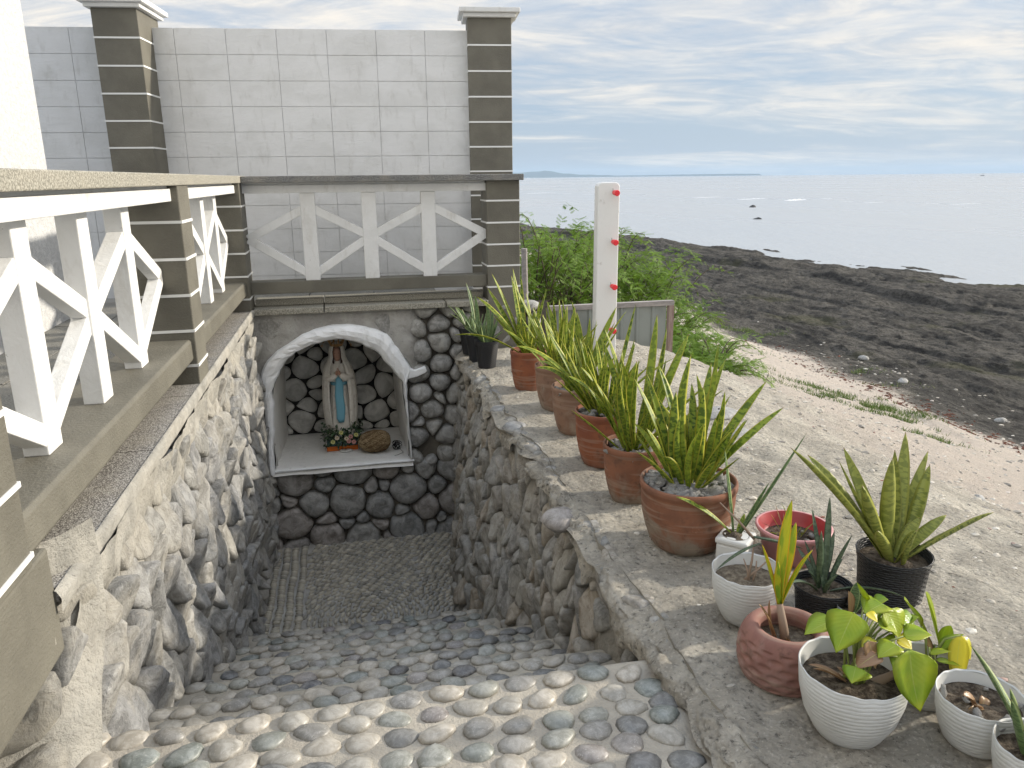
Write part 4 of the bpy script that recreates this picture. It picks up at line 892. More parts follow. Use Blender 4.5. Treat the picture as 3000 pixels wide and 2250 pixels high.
def pot(key, x, y, R, H, kind, label, tilt=(0, 0), base=0.68, z=None, group='flower pots along the wall'):
    z = GZ(x, y)-0.004 if z is None else z
    T = thing('flower_pot', label, 'pot', (x, y, z), rnd.uniform(0, 6.28), group=group)
    T.rotation_euler[0], T.rotation_euler[1] = tilt
    B = R*base
    if kind.startswith('tc'):
        if kind == 'tc4':
            pr = []
            for i in range(44):
                s_ = i/43; a = -1.05+s_*2.15; pr.append((R*(0.60+0.40*math.cos(a*0.95)), H*(0.5+0.52*math.sin(a)/math.sin(1.1))))
            pr = [(R*0.62, 0), (R*0.66, 0.002)]+[(r, max(0.006, z_)) for r, z_ in pr if z_ > 0.01]
            top = pr[-1]; pr += [(top[0]-0.014, top[1]+0.008), (top[0]-0.03, top[1]+0.002), (top[0]-0.038, top[1]-0.018), (R*0.80, H*0.5), (R*0.78, H*0.40)]
            def fn(r, z_, a, i):
                if 0.05*H < z_ < 0.86*H and r > R*0.7 and i < len(pr)-5:
                    row = int((z_/H-0.05)/0.15); c_ = 0.05+0.15*(row+0.5); k_ = 15; fa = (a*k_/(2*math.pi)+0.5*(row % 2)) % 1-0.5; d = math.hypot(fa*2.7, (z_/H-c_)/0.062); 
                    return (r-0.008*max(0, 1-d*d), z_)
                return (r, z_)
            ob('body', lathe_uv(pr, 156, fn), M['tc4'], T, smooth=True, local=True); zs, rs = H*0.66, R*0.80
        else:
            pr = [(B, 0), (B*1.04, 0.004), (B*1.16, H*0.10), (R*0.86, H*0.28), (R*0.935, H*0.50), (R*0.965, H*0.70), (R*0.97, H*0.86), (R*0.98, H*0.885), (R, H*0.90), (R*1.005, H*0.96), (R*0.99, H*0.995), (R*0.955, H), (R*0.93, H*0.985), (R*0.915, H*0.86), (R*0.90, H*0.78)]
            ob('body', lathe_uv(pr, 56, lambda r, z_, a, i: (r*(1+0.006*math.sin(2*a+R*50)), z_)), M[kind], T, smooth=True, local=True); zs, rs = H*0.84, R*0.925
            for q in range(5):      # stamped flowers around the belly
                a0 = q*2*math.pi/5+0.4
                for zz, rr in ((H*0.50, R*0.935), (H*0.17, R*0.80)):
                    mb = MB(); n_ = 10
                    for pk in range(5):
                        th = 2*math.pi*pk/5; du, dz = 0.014*math.cos(th), 0.014*math.sin(th); a_ = a0+du/rr; c_ = np.array([rr*math.cos(a_), rr*math.sin(a_), zz+dz]); t1 = np.array([-math.sin(a_), math.cos(a_), 0]); nn = np.array([math.cos(a_), math.sin(a_), 0])
                        mb.add([c_+0.0055*(t1*math.cos(b_)+np.array([0, 0, 1])*math.sin(b_)) for b_ in np.linspace(0, 2*math.pi, 7)[:-1]]+[c_+nn*0.004], [(k_, (k_+1) % 6, 6) for k_ in range(6)])
                    if zz == H*0.50 or q % 2: ob('stamped_flower', mb, M[kind], T, smooth=True, local=True)
    elif kind == 'white' or kind == 'grey':
        m_ = M['pw'] if kind == 'white' else M['grey_pl']
        pr = [(B*0.9, 0), (B, 0.004), (B*1.12, H*0.10), (B+(R-B)*0.62, H*0.35), (B+(R-B)*0.88, H*0.65), (R, H), (R*0.985, H+0.003), (R*0.96, H-0.002)]
        fn = lambda r, z_, a, i: (r*(1+0.010*math.sin(2*a+1)), z_+(0.0016*math.sin(a*13+math.sin(a*5)) if i >= 5 else 0)*H/0.18)
        ob('body', lathe_uv(pr, 96, fn), m_, T, smooth=True, local=True)
        ob('inner_wall', lathe_uv([(R*0.80, H*0.5), (R*0.90, H*0.75), (R*0.958, H-0.002)], 60), M['pin'] if kind == 'white' else m_, T, smooth=True, local=True); zs, rs = H*0.78, R*0.90
    elif kind == 'black':
        pr = [(B, 0), (B*1.02, 0.003), (R*0.94, H*0.86), (R*0.96, H*0.865), (R*0.98, H*0.98), (R, H), (R*0.97, H*1.005), (R*0.95, H*0.99), (R*0.86, H*0.7)]
        ob('body', lathe_uv(pr, 56), M['pb'], T, smooth=True, local=True); zs, rs = H*0.82, R*0.90
    elif kind == 'red':
        ob('body', lathe_uv([(B, 0), (R*0.9, H*0.85), (R*0.97, H*0.86), (R*1.0, H*0.93), (R*1.0, H), (R*0.96, H*1.01), (R*0.93, H)], 56), M['pink'], T, smooth=True, local=True)
        ob('inner_wall', lathe_uv([(R*0.7, H*0.4), (R*0.80, H*0.72), (R*0.928, H*1.0)], 56), M['red'], T, smooth=True, local=True); zs, rs = H*0.60, R*0.78
    elif kind == 'box':
        mb = MB(); mb.prism([(-R, -R), (R, -R), (R, R), (-R, R)], 'z', 0, H*0.82); ob('body', mb, M['pin'], T, local=True, bevel=0.012)
        ob('rim', MB().prism([(-R*1.06, -R*1.06), (R*1.06, -R*1.06), (R*1.06, R*1.06), (-R*1.06, R*1.06)], 'z', H*0.80, H*0.99), M['pin'], T, local=True, bevel=0.008); zs, rs = H*1.0, R*0.85
    sm = M['soil2'] if key in ('P1', 'P3', 'T2') else M['soil']
    mb = MB(); n = 30; pr = [(rs*q, zs+0.006*(1-q)) for q in (1.0, 0.8, 0.6, 0.4, 0.2, 0.02)]
    mb.lathe(pr, n, lambda r, z_, a, i: (r, z_+0.012*float(vnoise(r*30*math.cos(a)+x*9, r*30*math.sin(a), 1.0))*(1 if i else 0)), cap0=False, cap1=True)
    so = ob('soil', mb, sm, T, smooth=True, local=True)
    POTS[key] = dict(T=T, x=x, y=y, z=z, R=R, H=H, zs=zs, rs=rs, soil=so)
    return T
def put(key, bx, by, rimw, H, kind, label, **k):
    p = atz(bx, by, ZS); dep = float(p@FW); R = rimw/F*dep*0.97/2
    pot(key, p[0], p[1], R, H, kind, label, **k)
put('T1', 2008, 1583, 285, 0.285, 'tc1', 'largest terracotta pot, topped with coral rubble, nearest in the terracotta row', base=0.66)
put('T2', 1855, 1452, 187, 0.285, 'tc1', 'terracotta pot with pale gravel, second in the row behind the largest', base=0.66)
put('T3', 1765, 1345, 170, 0.30, 'tc2', 'orange terracotta pot with grey pebbles on its soil, third in the row', base=0.66)
put('T4', 1688, 1256, 150, 0.29, 'tc3', 'bleached terracotta pot fourth in the row, seen left of the pebble-topped pot', base=0.66)
put('T5', 1632, 1190, 135, 0.30, 'tc3', 'narrow bleached terracotta pot fifth in the row, beside the reddest pot', base=0.66)
put('T6', 1548, 1133, 108, 0.30, 'tc2', 'reddest terracotta pot, farthest in the row, next to the black pots', base=0.66)
BG = dict(group='black woven-pattern pots at the far end of the wall')
put('B1', 1427, 1074, 76, 0.235, 'black', 'nearest of three small black pots at the far end of the wall', base=0.66, **BG)
put('B2', 1400, 1052, 74, 0.235, 'black', 'middle one of three small black pots at the far end of the wall', base=0.66, **BG)
put('B3', 1380, 1034, 72, 0.235, 'black', 'rearmost of three small black pots at the far end of the wall', base=0.66, **BG)
put('P0', 2150, 1650, 92, 0.13, 'box', 'small square cream pot holding a few slender leaves', base=0.8)
put('P1', 2182, 1797, 213, 0.185, 'white', 'white woven-pattern pot with dry soil and bare twigs, beside the largest terracotta pot', base=0.62)
put('P2', 2318, 1622, 220, 0.13, 'red', 'shallow pink pot with red inside and weedy soil', base=0.75)
put('P3', 2296, 1960, 284, 0.165, 'tc4', 'squat dimpled terracotta bowl holding a yellow-green sprout')
put('P4', 2403, 1800, 172, 0.135, 'black', 'low black pot with a dark spiky plant behind the dimpled bowl', base=0.8, group='flower pots along the wall')
put('P5', 2603, 1745, 213, 0.18, 'black', 'large black woven-pattern pot with a thick-leaved banded plant', base=0.82, group='flower pots along the wall')
put('P6', 2481, 2128, 313, 0.20, 'white', 'biggest white woven-pattern pot with a heart-leaved plant', base=0.60)
put('P7', 2700, 2040, 190, 0.13, 'white', 'white pot with a leafy yellow-green plant, half hidden behind the biggest white pot', base=0.66)
put('P8', 2852, 2172, 245, 0.145, 'white', 'white pot with only withered leaves on its soil', base=0.66)
put('P9', 3015, 2325, 235, 0.15, 'white', 'white pot cut off by the right edge of the photo', base=0.66)
put('P10', 2492, 1850, 92, 0.10, 'grey', 'tiny grey pot between the spiky black pot and the heart-leaved plant', base=0.72)

def rubble(key, n, size, zoff=0.004):
    P = POTS[key]; r = random.Random(hash(key) % 99 if False else len(key)*7+n)
    import bmesh
    ms = []
    for q in range(7):
        bm = bmesh.new(); bmesh.ops.create_icosphere(bm, subdivisions=2, radius=1); el = r.uniform(1.1, 2.9)
        for v in bm.verts:
            c = v.co; s_ = 1+0.55*float(vnoise(c.x*1.9+q*5, c.y*1.9, c.z*1.9))+0.25*float(vnoise(c.x*4+q*5, c.y*4, c.z*4)); v.co = (c.x*s_*el*0.5, c.y*s_*0.5, c.z*s_*0.42)
        me = bpy.data.meshes.new('coral_piece'); bm.to_mesh(me); bm.free(); me.polygons.foreach_set('use_smooth', [True]*len(me.polygons)); me.materials.append(M['coral']); ms.append(me)
    for i in range(n):
        a = r.uniform(0, 6.28); rr = P['rs']*0.93*math.sqrt(r.random()); s_ = size*r.uniform(0.6, 1.3)
        inst(r.choice(ms), 'coral_piece', P['soil'], Matrix.Translation((rr*math.cos(a), rr*math.sin(a), P['zs']+zoff+s_*0.25+r.uniform(0, size*0.5))) @ Matrix.Rotation(r.uniform(0, 6.28), 4, 'Z') @ Matrix.Rotation(r.uniform(-.7, .7), 4, 'Y') @ Matrix.Scale(s_, 4))
rubble('T1', 190, 0.034); rubble('T2', 50, 0.026); rubble('T3', 55, 0.030); rubble('T4', 24, 0.026); rubble('P2', 4, 0.02); rubble('P8', 8, 0.02)

# ------------------------------------------------------------------ plants
def leafmat(name, dark, light, edge, bandy=1.0, trans=0.3, freq=13.0):
    t = MT(name, 0.45, 0.4); u = t.sep(t.tc.outputs['UV']); r = t.rand()
    vv = t.n.new('ShaderNodeCombineXYZ'); t.l(t.math('MULTIPLY', u[0], freq), vv.inputs[0]); t.l(t.math('MULTIPLY', u[1], 0.55), vv.inputs[1]); t.l(t.math('MULTIPLY', r, 50.0), vv.inputs[2])
    n = t.n.new('ShaderNodeTexNoise'); n.inputs['Scale'].default_value = 2.2; n.inputs['Detail'].default_value = 4; n.inputs['Distortion'].default_value = 0.5; t.l(vv.outputs[0], n.inputs['Vector'])
    band = t.map(n.outputs['Fac'], 0.46, 0.56); a = t.mix(t.math('MULTIPLY', band, bandy), c3(*light), c3(*dark))
    a = t.mix(t.math('MULTIPLY', t.map(r, 0, 1, 0, 0.45, False), 1.0), a, c3(light[0]*1.15, light[1]*1.1, light[2]*0.8))
    ed = t.math('ABSOLUTE', t.math('SUBTRACT', u[1], 0.5)); a = t.mix(t.map(ed, 0.36, 0.44), a, c3(*edge))
    a = t.mix(t.map(u[0], 0.965, 1.0), a, c3(0.25, 0.14, 0.06))
    t.col(a).bump(n.outputs['Fac'], 0.2, 0.002).translucent(a, trans); return t.m
M['snake'] = leafmat('snake_plant_leaf', (0.070, 0.135, 0.020), (0.30, 0.38, 0.045), (0.56, 0.53, 0.08), 0.95, 0.42)
M['snake_dark'] = leafmat('dark_snake_plant_leaf', (0.035, 0.075, 0.030), (0.12, 0.19, 0.075), (0.30, 0.36, 0.14), 0.8, 0.15)
M['thick'] = leafmat('thick_banded_leaf', (0.10, 0.14, 0.035), (0.31, 0.34, 0.085), (0.36, 0.37, 0.08), 0.9, 0.3, 12)
M['darkspike'] = leafmat('dark_spiky_leaf', (0.022, 0.042, 0.022), (0.085, 0.12, 0.07), (0.05, 0.08, 0.045), 0.8, 0.05, 12)
M['croton'] = leafmat('yellow_green_leaf', (0.16, 0.33, 0.02), (0.50, 0.50, 0.025), (0.80, 0.50, 0.03), 0.9, 0.4, 1.0)
def plainleaf(name, a_, b_, trans=0.45):
    t = MT(name, 0.35, 0.5); u = t.sep(t.tc.outputs['UV']); n = t.noise(7, 3, coord='object'); x = t.mix(t.map(n, 0.35, 0.65), c3(*a_), c3(*b_)); x = t.mix(t.map(t.rand(), 0, 1, 0, 0.5, False), x, c3(b_[0]*1.1, b_[1]*1.05, b_[2]*0.6))
    ed = t.math('ABSOLUTE', t.math('SUBTRACT', u[1], 0.5)); x = t.mix(t.map(ed, 0.0, 0.022, 0.55, 0), x, c3(0.50, 0.55, 0.16))
    vein = t.math('SINE', t.math('ADD', t.math('MULTIPLY', u[0], 60.0), t.math('MULTIPLY', ed, -45.0))); t.col(x).bump(vein, 0.12, 0.002).translucent(x, trans); return t.m
M['heart'] = plainleaf('heart_leaf', (0.20, 0.36, 0.03), (0.46, 0.52, 0.045)); M['heart_y'] = plainleaf('yellow_leaf', (0.60, 0.58, 0.05), (0.70, 0.62, 0.06)); M['dry'] = plainleaf('dry_leaf', (0.25, 0.14, 0.08), (0.36, 0.23, 0.14), 0.2)
M['stem'] = MT('green_stem', 0.6).col(c3(0.20, 0.24, 0.07)).m; M['drystem'] = MT('dry_stem', 0.8).col(c3(0.25, 0.18, 0.13)).m
def blade(p0, p1, w, bow=0.0, side=0.0, n=12, fold=0.35, tipw=0.02, prof=None, thick=0.10):
    """a leaf from p0 to p1: bow lifts the middle, side bends it sideways"""
    p0 = np.array(p0, float); p1 = np.array(p1, float); L = np.linalg.norm(p1-p0); d = (p1-p0)/L
    sd = np.cross(d, (0, 0, 1.0)); sd = sd/np.linalg.norm(sd) if np.linalg.norm(sd) > 0.15 else np.cross(d, FW)/np.linalg.norm(np.cross(d, FW))
    upv = np.cross(sd, d); c = (p0+p1)/2+np.array([0, 0, 1.0])*bow*L+sd*side*L
    if abs(d[2]) > 0.9: c = (p0+p1)/2+sd*(side+bow)*L
    mb = MB(); uv = []; ang = rnd.uniform(-0.9, 0.9) if prof is None else 0; K = 5
    prof = prof or [(0, 0.55), (0.12, 0.66), (0.35, 0.95), (0.55, 1.0), (0.75, 0.82), (0.9, 0.45), (0.97, 0.18), (1.0, 0.02)]
    for i in range(n+1):
        s_ = i/n; s_ = s_**0.9; p = (1-s_)**2*p0+2*s_*(1-s_)*c+s_*s_*p1; tg = 2*(1-s_)*(c-p0)+2*s_*(p1-c); tg /= np.linalg.norm(tg)
        a = np.cross(tg, upv); a /= np.linalg.norm(a)+1e-9; b = np.cross(a, tg); an = ang*(0.4+0.6*s_); a, b = a*math.cos(an)+b*math.sin(an), b*math.cos(an)-a*math.sin(an)
        ww = w/2*np.interp(s_, [q[0] for q in prof], [q[1] for q in prof])
        for k in range(K):     # upper side
            v = k/(K-1)*2-1; mb.v.append(tuple(p+a*ww*v+b*ww*fold*(v*v))); uv.append((s_, (v+1)/2))
        for k in range(1, K-1):  # lower side
            v = 1-k/(K-1)*2; mb.v.append(tuple(p+a*ww*v+b*ww*(fold*(v*v)-thick*3*(1-v*v)))); uv.append((s_, (v+1)/2))
    m = K+K-2; mb.f = [(i*m+k, i*m+(k+1) % m, (i+1)*m+(k+1) % m, (i+1)*m+k) for i in range(n) for k in range(m)]+[tuple(range(m-1, -1, -1)), tuple(n*m+k for k in range(m))]
    mb.uv = uv; return mb
def plant(key, name, label, cat, group=None):
    P = POTS[key]; return thing(name, label, cat, (P['x'], P['y'], P['z']+P['zs']), group=group)
def leaf_to(T, key, px, py, dd, w, bow, side=0.0, m='snake', spread=0.35, name='leaf', base=None, **k):
    """leaf whose tip stands dd metres behind the pot centre plane, seen at (px,py)"""
    P = POTS[key]; c = np.array([P['x'], P['y'], P['z']+P['zs']-0.01]); tip = atd(px, py, float(c@FW)+dd)
    v = tip-c; h = np.array([v[0], v[1], 0]); hn = np.linalg.norm(h)+1e-6; b0 = c+h/hn*min(P['rs']*spread, hn*0.5)*rnd.uniform(0.2, 1.0)+np.array([rnd.uniform(-1, 1), rnd.uniform(-1, 1), 0])*P['rs']*0.10 if base is None else np.array(base)
    return ob(name, blade(b0, tip, w, bow, side, **k), M[m], T, smooth=True)
Z6 = lambda x, y: (1300+0.6028*x, 700+0.6028*y)
Z7 = lambda x, y: (1900+0.6329*x, 1200+0.6329*y)
ZB = lambda x, y: (1300+0.3135*x, 780+0.3135*y)
SG = 'snake plants in the row of terracotta pots'
def snake(key, label, tips, w, m='snake', extra=6, exh=0.45, conv=Z6, group=SG, name='snake_plant'):
    T = plant(key, name, label, 'plant', group); P = POTS[key]
    for tp in tips:
        x, y = conv(*tp[:2]); dd = tp[2] if len(tp) > 2 else rnd.uniform(-0.12, 0.12); bow = tp[3] if len(tp) > 3 else rnd.uniform(0.02, 0.14); ww = tp[4] if len(tp) > 4 else w*rnd.uniform(0.8, 1.15)
        leaf_to(T, key, x, y, dd, ww, bow, rnd.uniform(-0.06, 0.06), m)
    c = np.array([P['x'], P['y'], P['z']+P['zs']-0.01])
    for i in range(extra):
        a = rnd.uniform(0, 6.28); L = exh*rnd.uniform(0.55, 1.0); sp = rnd.uniform(0.1, 0.75); b0 = c+np.array([math.cos(a), math.sin(a), 0])*P['rs']*rnd.uniform(0, 0.4)
        ob('leaf', blade(b0, b0+L*np.array([math.cos(a)*sp, math.sin(a)*sp, math.sqrt(1-sp*sp)]), w*rnd.uniform(0.6, 0.95), rnd.uniform(0, 0.16), rnd.uniform(-.10, .10)), M[m], T, smooth=True)
    return T
snake('T1', 'tall snake plant in the largest terracotta pot', [(1335, 505, .05), (1370, 585, .1), (1203, 560, -.05), (1205, 700, .15), (1320, 870, .0), (1568, 692, .05, .03), (1653, 818, -.05, .10), (1480, 872, -.2, .02), (985, 652, .0, .04), (922, 672, .1, .08), (1040, 608, .12), (1228, 655, .1), (1262, 720, -.1), (1062, 1060, -.12, .35, .045), (1130, 740, -.05), (1300, 600, .18)], 0.046, extra=24, exh=0.46)
snake('T2', 'arching snake plant in the second terracotta pot', [(1190, 462, .1, .10), (1085, 427, .05, .08), (1037, 366, .15, .04), (780, 432, .0), (770, 490, .1), (662, 618, -.1, .14), (690, 600, -.15, .2), (598, 665, -.05, .28), (940, 590, -.1), (880, 660, .12), (1000, 640, .0), (1120, 640, .1)], 0.041, extra=26, exh=0.50)
snake('T3', 'drooping snake plant in the third, pebble-topped terracotta pot', [(345, 520, -.1, .30), (445, 628, -.05, .42), (452, 590, .05, .30), (500, 440, .0, .05), (660, 480, .0), (720, 570, .1), (560, 470, .1), (580, 560, -.1), (640, 640, -.12), (935, 312, .15, .05), (760, 470, .1)], 0.037, extra=26, exh=0.50)
snake('T4', 'upright yellowish snake plant in the fourth terracotta pot', [(840, 330, .15, .08), (893, 345, .1, .12), (575, 290, .0), (622, 300, .1), (645, 350, .05), (475, 365, -.05), (710, 380, .1), (510, 450, -.1), (600, 330, -.05)], 0.035, extra=26, exh=0.50)
snake('T5', 'snake plant in the fifth terracotta pot with one long brown-tipped leaf', [(330, 200, .0, .02), (500, 300, .1), (560, 290, .0), (600, 320, .1), (430, 330, -.05), (640, 330, .1)], 0.034, extra=24, exh=0.48)
snake('T6', 'farthest snake plant, in the reddest terracotta pot', [(232, 165, .0, .03), (158, 280, -.05, .16), (212, 238, .05, .06), (240, 372, .0, .12), (335, 140, .1, 0), (378, 190, .05, 0), (328, 175, -.05, 0), (500, 240, .1), (48, 468, -.1, .22), (440, 330, 0), (400, 260, .1), (465, 300, -.05)], 0.040, extra=12, exh=0.42)
BG2 = 'dark snake plants in the small black pots'
snake('B1', 'small dark leafy plant in the nearest of three black pots', [(120, 350, 0, .1), (205, 290, 0, .05), (240, 330, .05), (100, 420, 0, .2), (270, 370, 0), (215, 400, .05)], 0.036, 'snake_dark', extra=12, exh=0.25, group=BG2)
snake('B2', 'small dark leafy plant in the middle one of three black pots', [(108, 212, .0, .04), (20, 360, 0, .2), (150, 270, .05), (60, 330, 0, .2)], 0.034, 'snake_dark', extra=8, exh=0.26, group=BG2)
snake('B3', 'small dark leafy plant in the rearmost of three black pots', [(15, 318, .0, .1), (55, 330, 0, .1), (125, 240, .05)], 0.030, 'snake_dark', extra=6, exh=0.22, group=BG2)
# near group
T = plant('P0', 'slender_snake_plant', 'sparse plant of four long narrow leaves in the small square pot', 'plant')
for (x, y, dd, bow, m_) in ((122, 402, -.05, .16, 'snake'), (350, 165, .0, .0, 'snake_dark'), (560, 335, .0, -.05, 'snake_dark'), (735, 105, .1, -.02, 'snake_dark'), (445, 480, .05, 0, 'snake')):
    leaf_to(T, 'P0', *Z7(x, y), dd, 0.022, bow, 0.0, m_, 0.5)
T = plant('P1', 'withered_plant', 'nearly bare plant with one dark mottled leaf and pinkish twigs in the white pot', 'plant')
c1 = POTS['P1']; cc = np.array([c1['x'], c1['y'], c1['z']+c1['zs']])
ob('leaf', blade(atd(*Z7(520, 620), float(cc@FW)), atd(*Z7(312, 745), float(cc@FW)-0.08), 0.020, 0.12), M['darkspike'], T, smooth=True)
ob('leaf', blade(atd(*Z7(480, 590), float(cc@FW)), atd(*Z7(720, 645), float(cc@FW)-0.03), 0.030, 0.04), M['darkspike'], T, smooth=True)
for (x0, y0, x1, y1) in ((455, 800, 490, 600), (480, 800, 500, 700), (440, 790, 560, 690), (465, 800, 440, 690), (490, 600, 330, 430)):
    ob('twig', MB().tube([atd(*Z7(x0, y0), float(cc@FW)), atd(*Z7((x0+x1)/2+6, (y0+y1)/2), float(cc@FW)), atd(*Z7(x1, y1), float(cc@FW)+.02)], [0.005, 0.004, 0.002], 6), M['drystem'], T, smooth=True)
T = plant('P2', 'weed_tuft', 'thin weeds and dead stalks in the pink pot with red inside', 'plant')
for i in range(22):
    leaf_to(T, 'P2', 2311+rnd.uniform(-85, 85), 1535+rnd.uniform(-70, 40), rnd.uniform(-.05, .05), 0.005, rnd.uniform(0, .2), rnd.uniform(-.2, .2), 'dry' if i % 2 else 'snake', 0.9, name='stalk', n=5)
T = plant('P3', 'palm_sprout', 'young sprout with three pointed yellow-edged leaves in the dimpled bowl', 'plant')
P3 = POTS['P3']; b3 = atd(*Z7(607, 900), float(np.array([P3['x'], P3['y'], P3['z']+P3['zs']])@FW))
ob('stem', MB().tube([(P3['x'], P3['y'], P3['z']+P3['zs']-.01), (b3*0.5+np.array([P3['x'], P3['y'], P3['z']+P3['zs']])*0.5), b3], [0.016, 0.013, 0.010], 10), M['drystem'], T, smooth=True)
for (x, y, dd, w, bow) in ((665, 415, 0, .036, -.05), (683, 520, .03, .032, .06), (525, 622, -.03, .026, .10), (762, 648, -.02, .030, .22), (600, 700, -.05, .026, .02), (640, 640, .05, .03, .02)):
    leaf_to(T, 'P3', *Z7(x, y), dd, w, bow, 0, 'croton', base=b3+np.array([0, 0, rnd.uniform(-.02, .02)]))
for (x, y) in ((510, 900), (560, 880), (640, 1060), (545, 1080)): leaf_to(T, 'P3', *Z7(x, y), -.05, 0.018, 0.2, 0, 'dry', 0.3, name='dry_leaf')
T = plant('P4', 'spiky_plant', 'dark star-shaped spiky plant in the low black pot', 'plant')
for (x, y, dd, bow) in ((755, 450, 0, 0), (840, 402, .05, 0), (945, 578, .05, .1), (900, 690, 0, .3), (655, 805, -.1, .25), (1192, 872, -.05, .22), (740, 750, -.05, .3), (690, 640, .1, .1), (880, 760, -.08, .3), (800, 560, -.03, .0), (860, 560, .08, 0), (720, 600, .05, .05)):
    leaf_to(T, 'P4', *Z7(x, y), dd, 0.024, bow, 0, 'darkspike', 0.2)
snake('P5', 'thick-leaved banded succulent in the large black pot', [(655, 175, -.05, .08, .045), (735, 208, .05, .1, .05), (903, 175, .1, 0, .045), (880, 235, .0, 0, .045), (1140, 185, .05, .03, .05), (1190, 103, .1, 0, .055), (1302, 255, .05, .08, .055), (1295, 190, .12, .02, .04), (1130, 225, -.1, 0, .058), (1600, 475, -.05, .12, .055), (1380, 487, .05, .05, .045), (1245, 558, -.1, .05, .06), (990, 352, -.12, 0, .05), (950, 280, .1, 0, .045), (1060, 560, -.12, 0, .05), (1220, 480, .1, 0, .04)], 0.05, 'thick', extra=5, exh=0.2, conv=Z7, group=None, name='thick_leaved_plant')
HEART = [(0, 0.02), (0.04, 0.45), (0.12, 0.80), (0.25, 1.0), (0.42, 0.96), (0.6, 0.78), (0.8, 0.42), (0.93, 0.15), (1.0, 0.02)]
PADDLE = [(0, 0.10), (0.15, 0.45), (0.4, 0.9), (0.6, 1.0), (0.8, 0.8), (0.93, 0.45), (1.0, 0.05)]
def hearts(T, key, lst, m='heart'):
    P = POTS[key]; c = np.array([P['x'], P['y'], P['z']+P['zs']]); D = float(c@FW); hub = c+np.array([0, 0, 0.03])
    for (x0, y0, x1, y1, w, dd, mm) in lst:
        a = atd(*Z7(x0, y0), D+dd); b = atd(*Z7(x1, y1), D+dd-0.02)
        ob('leaf', blade(a, b, w, 0.08, 0, n=14, fold=0.22, prof=HEART if mm != 'paddle' else PADDLE, thick=0.01), M['heart' if mm == 'paddle' else mm], T, smooth=True)
        mid = (hub+a)/2+np.array([0, 0, 0.03]); ob('stalk', MB().tube([hub+np.array([rnd.uniform(-.02, .02), rnd.uniform(-.02, .02), -0.03]), mid, a], [0.004, 0.003, 0.0025], 6), M['stem'], T, smooth=True)
T = plant('P6', 'heart_leaved_plant', 'trailing plant with glossy yellow-green heart leaves in the biggest white pot', 'plant')
hearts(T, 'P6', [(860, 975, 722, 1042, .085, -.02, 'heart'), (950, 940, 868, 1125, .115, -.08, 'heart'), (1085, 900, 1000, 945, .10, .02, 'heart'), (860, 990, 940, 950, .06, .03, 'heart'), (1100, 925, 1160, 1060, .10, .0, 'heart'), (1210, 1110, 1258, 1397, .135, -.12, 'heart'), (1180, 1050, 1312, 1045, .085, -.04, 'heart'), (1150, 1090, 1062, 1150, .07, -.1, 'heart'), (1150, 950, 1240, 1030, .085, .04, 'heart'), (1010, 940, 1060, 985, .04, -.03, 'heart_y'), (1040, 1060, 985, 1110, .035, -.05, 'heart_y'), (960, 1190, 940, 1268, .06, -.12, 'heart'), (1010, 1215, 950, 1262, .05, -.1, 'heart'), (1060, 1130, 960, 1200, .07, -.10, 'dry'), (1020, 1070, 1050, 1200, .05, -.08, 'dry'), (1090, 1000, 1180, 985, .08, .05, 'heart'), (1190, 1150, 1130, 1195, .07, -.03, 'heart'), (1000, 880, 965, 800, .05, .05, 'heart'), (1080, 1060, 1130, 1110, .08, .0, 'heart'), (1120, 930, 1095, 1010, .08, .05, 'heart'), (1040, 900, 1110, 880, .07, .06, 'heart'), (1160, 1000, 1250, 960, .075, .06, 'heart'), (1060, 980, 1150, 1030, .09, -.02, 'heart'), (930, 1000, 990, 1080, .07, .0, 'heart'), (1150, 1060, 1220, 1110, .08, .02, 'heart_y')])
P6 = POTS['P6']; D6 = float(np.array([P6['x'], P6['y'], P6['z']+P6['zs']])@FW)
ob('stem', MB().tube([atd(*Z7(960, 1295), D6), atd(*Z7(1060, 1265), D6), atd(*Z7(1160, 1210), D6), atd(*Z7(1100, 1080), D6)], [0.014, 0.016, 0.013, 0.006], 10), M['drystem'], T, smooth=True)
for (x, y) in ((740, 1180), (760, 1200), (870, 1190)): leaf_to(T, 'P6', *Z7(x, y), .0, 0.02, 0.2, 0, 'dry', 0.8, name='dry_leaf')
T = plant('P7', 'broad_leaved_plant', 'yellow-green plant with one upright paddle leaf and a drooping yellow leaf', 'plant')
hearts(T, 'P7', [(1345, 1095, 1282, 845, .085, .0, 'paddle'), (1260, 1000, 1185, 880, .085, -.02, 'paddle'), (1290, 1080, 1235, 930, .07, .04, 'paddle'), (1350, 1130, 1400, 1000, .06, .05, 'paddle'), (1345, 1110, 1460, 1040, .05, 0, 'heart'), (1445, 1045, 1438, 1310, .055, -.05, 'heart_y'), (1440, 1050, 1490, 1160, .05, -.02, 'heart_y'), (1300, 1130, 1400, 1120, .035, -.05, 'heart'), (1330, 1160, 1450, 1190, .03, -.05, 'heart'), (1270, 1040, 1330, 1150, .03, 0, 'dry')])
T = plant('P8', 'withered_plant', 'crumpled brown dead leaves in the white pot near the corner', 'plant')
for i in range(16): leaf_to(T, 'P8', *Z7(1430+rnd.uniform(0, 130), 1320+rnd.uniform(0, 130)), rnd.uniform(-.04, .03), 0.028, rnd.uniform(-.2, .4), rnd.uniform(-.3, .3), 'dry', 1.0, n=6, name='dry_leaf')
T = plant('P9', 'variegated_plant', 'banded leaves with pale edges entering from the right edge of the photo', 'plant')
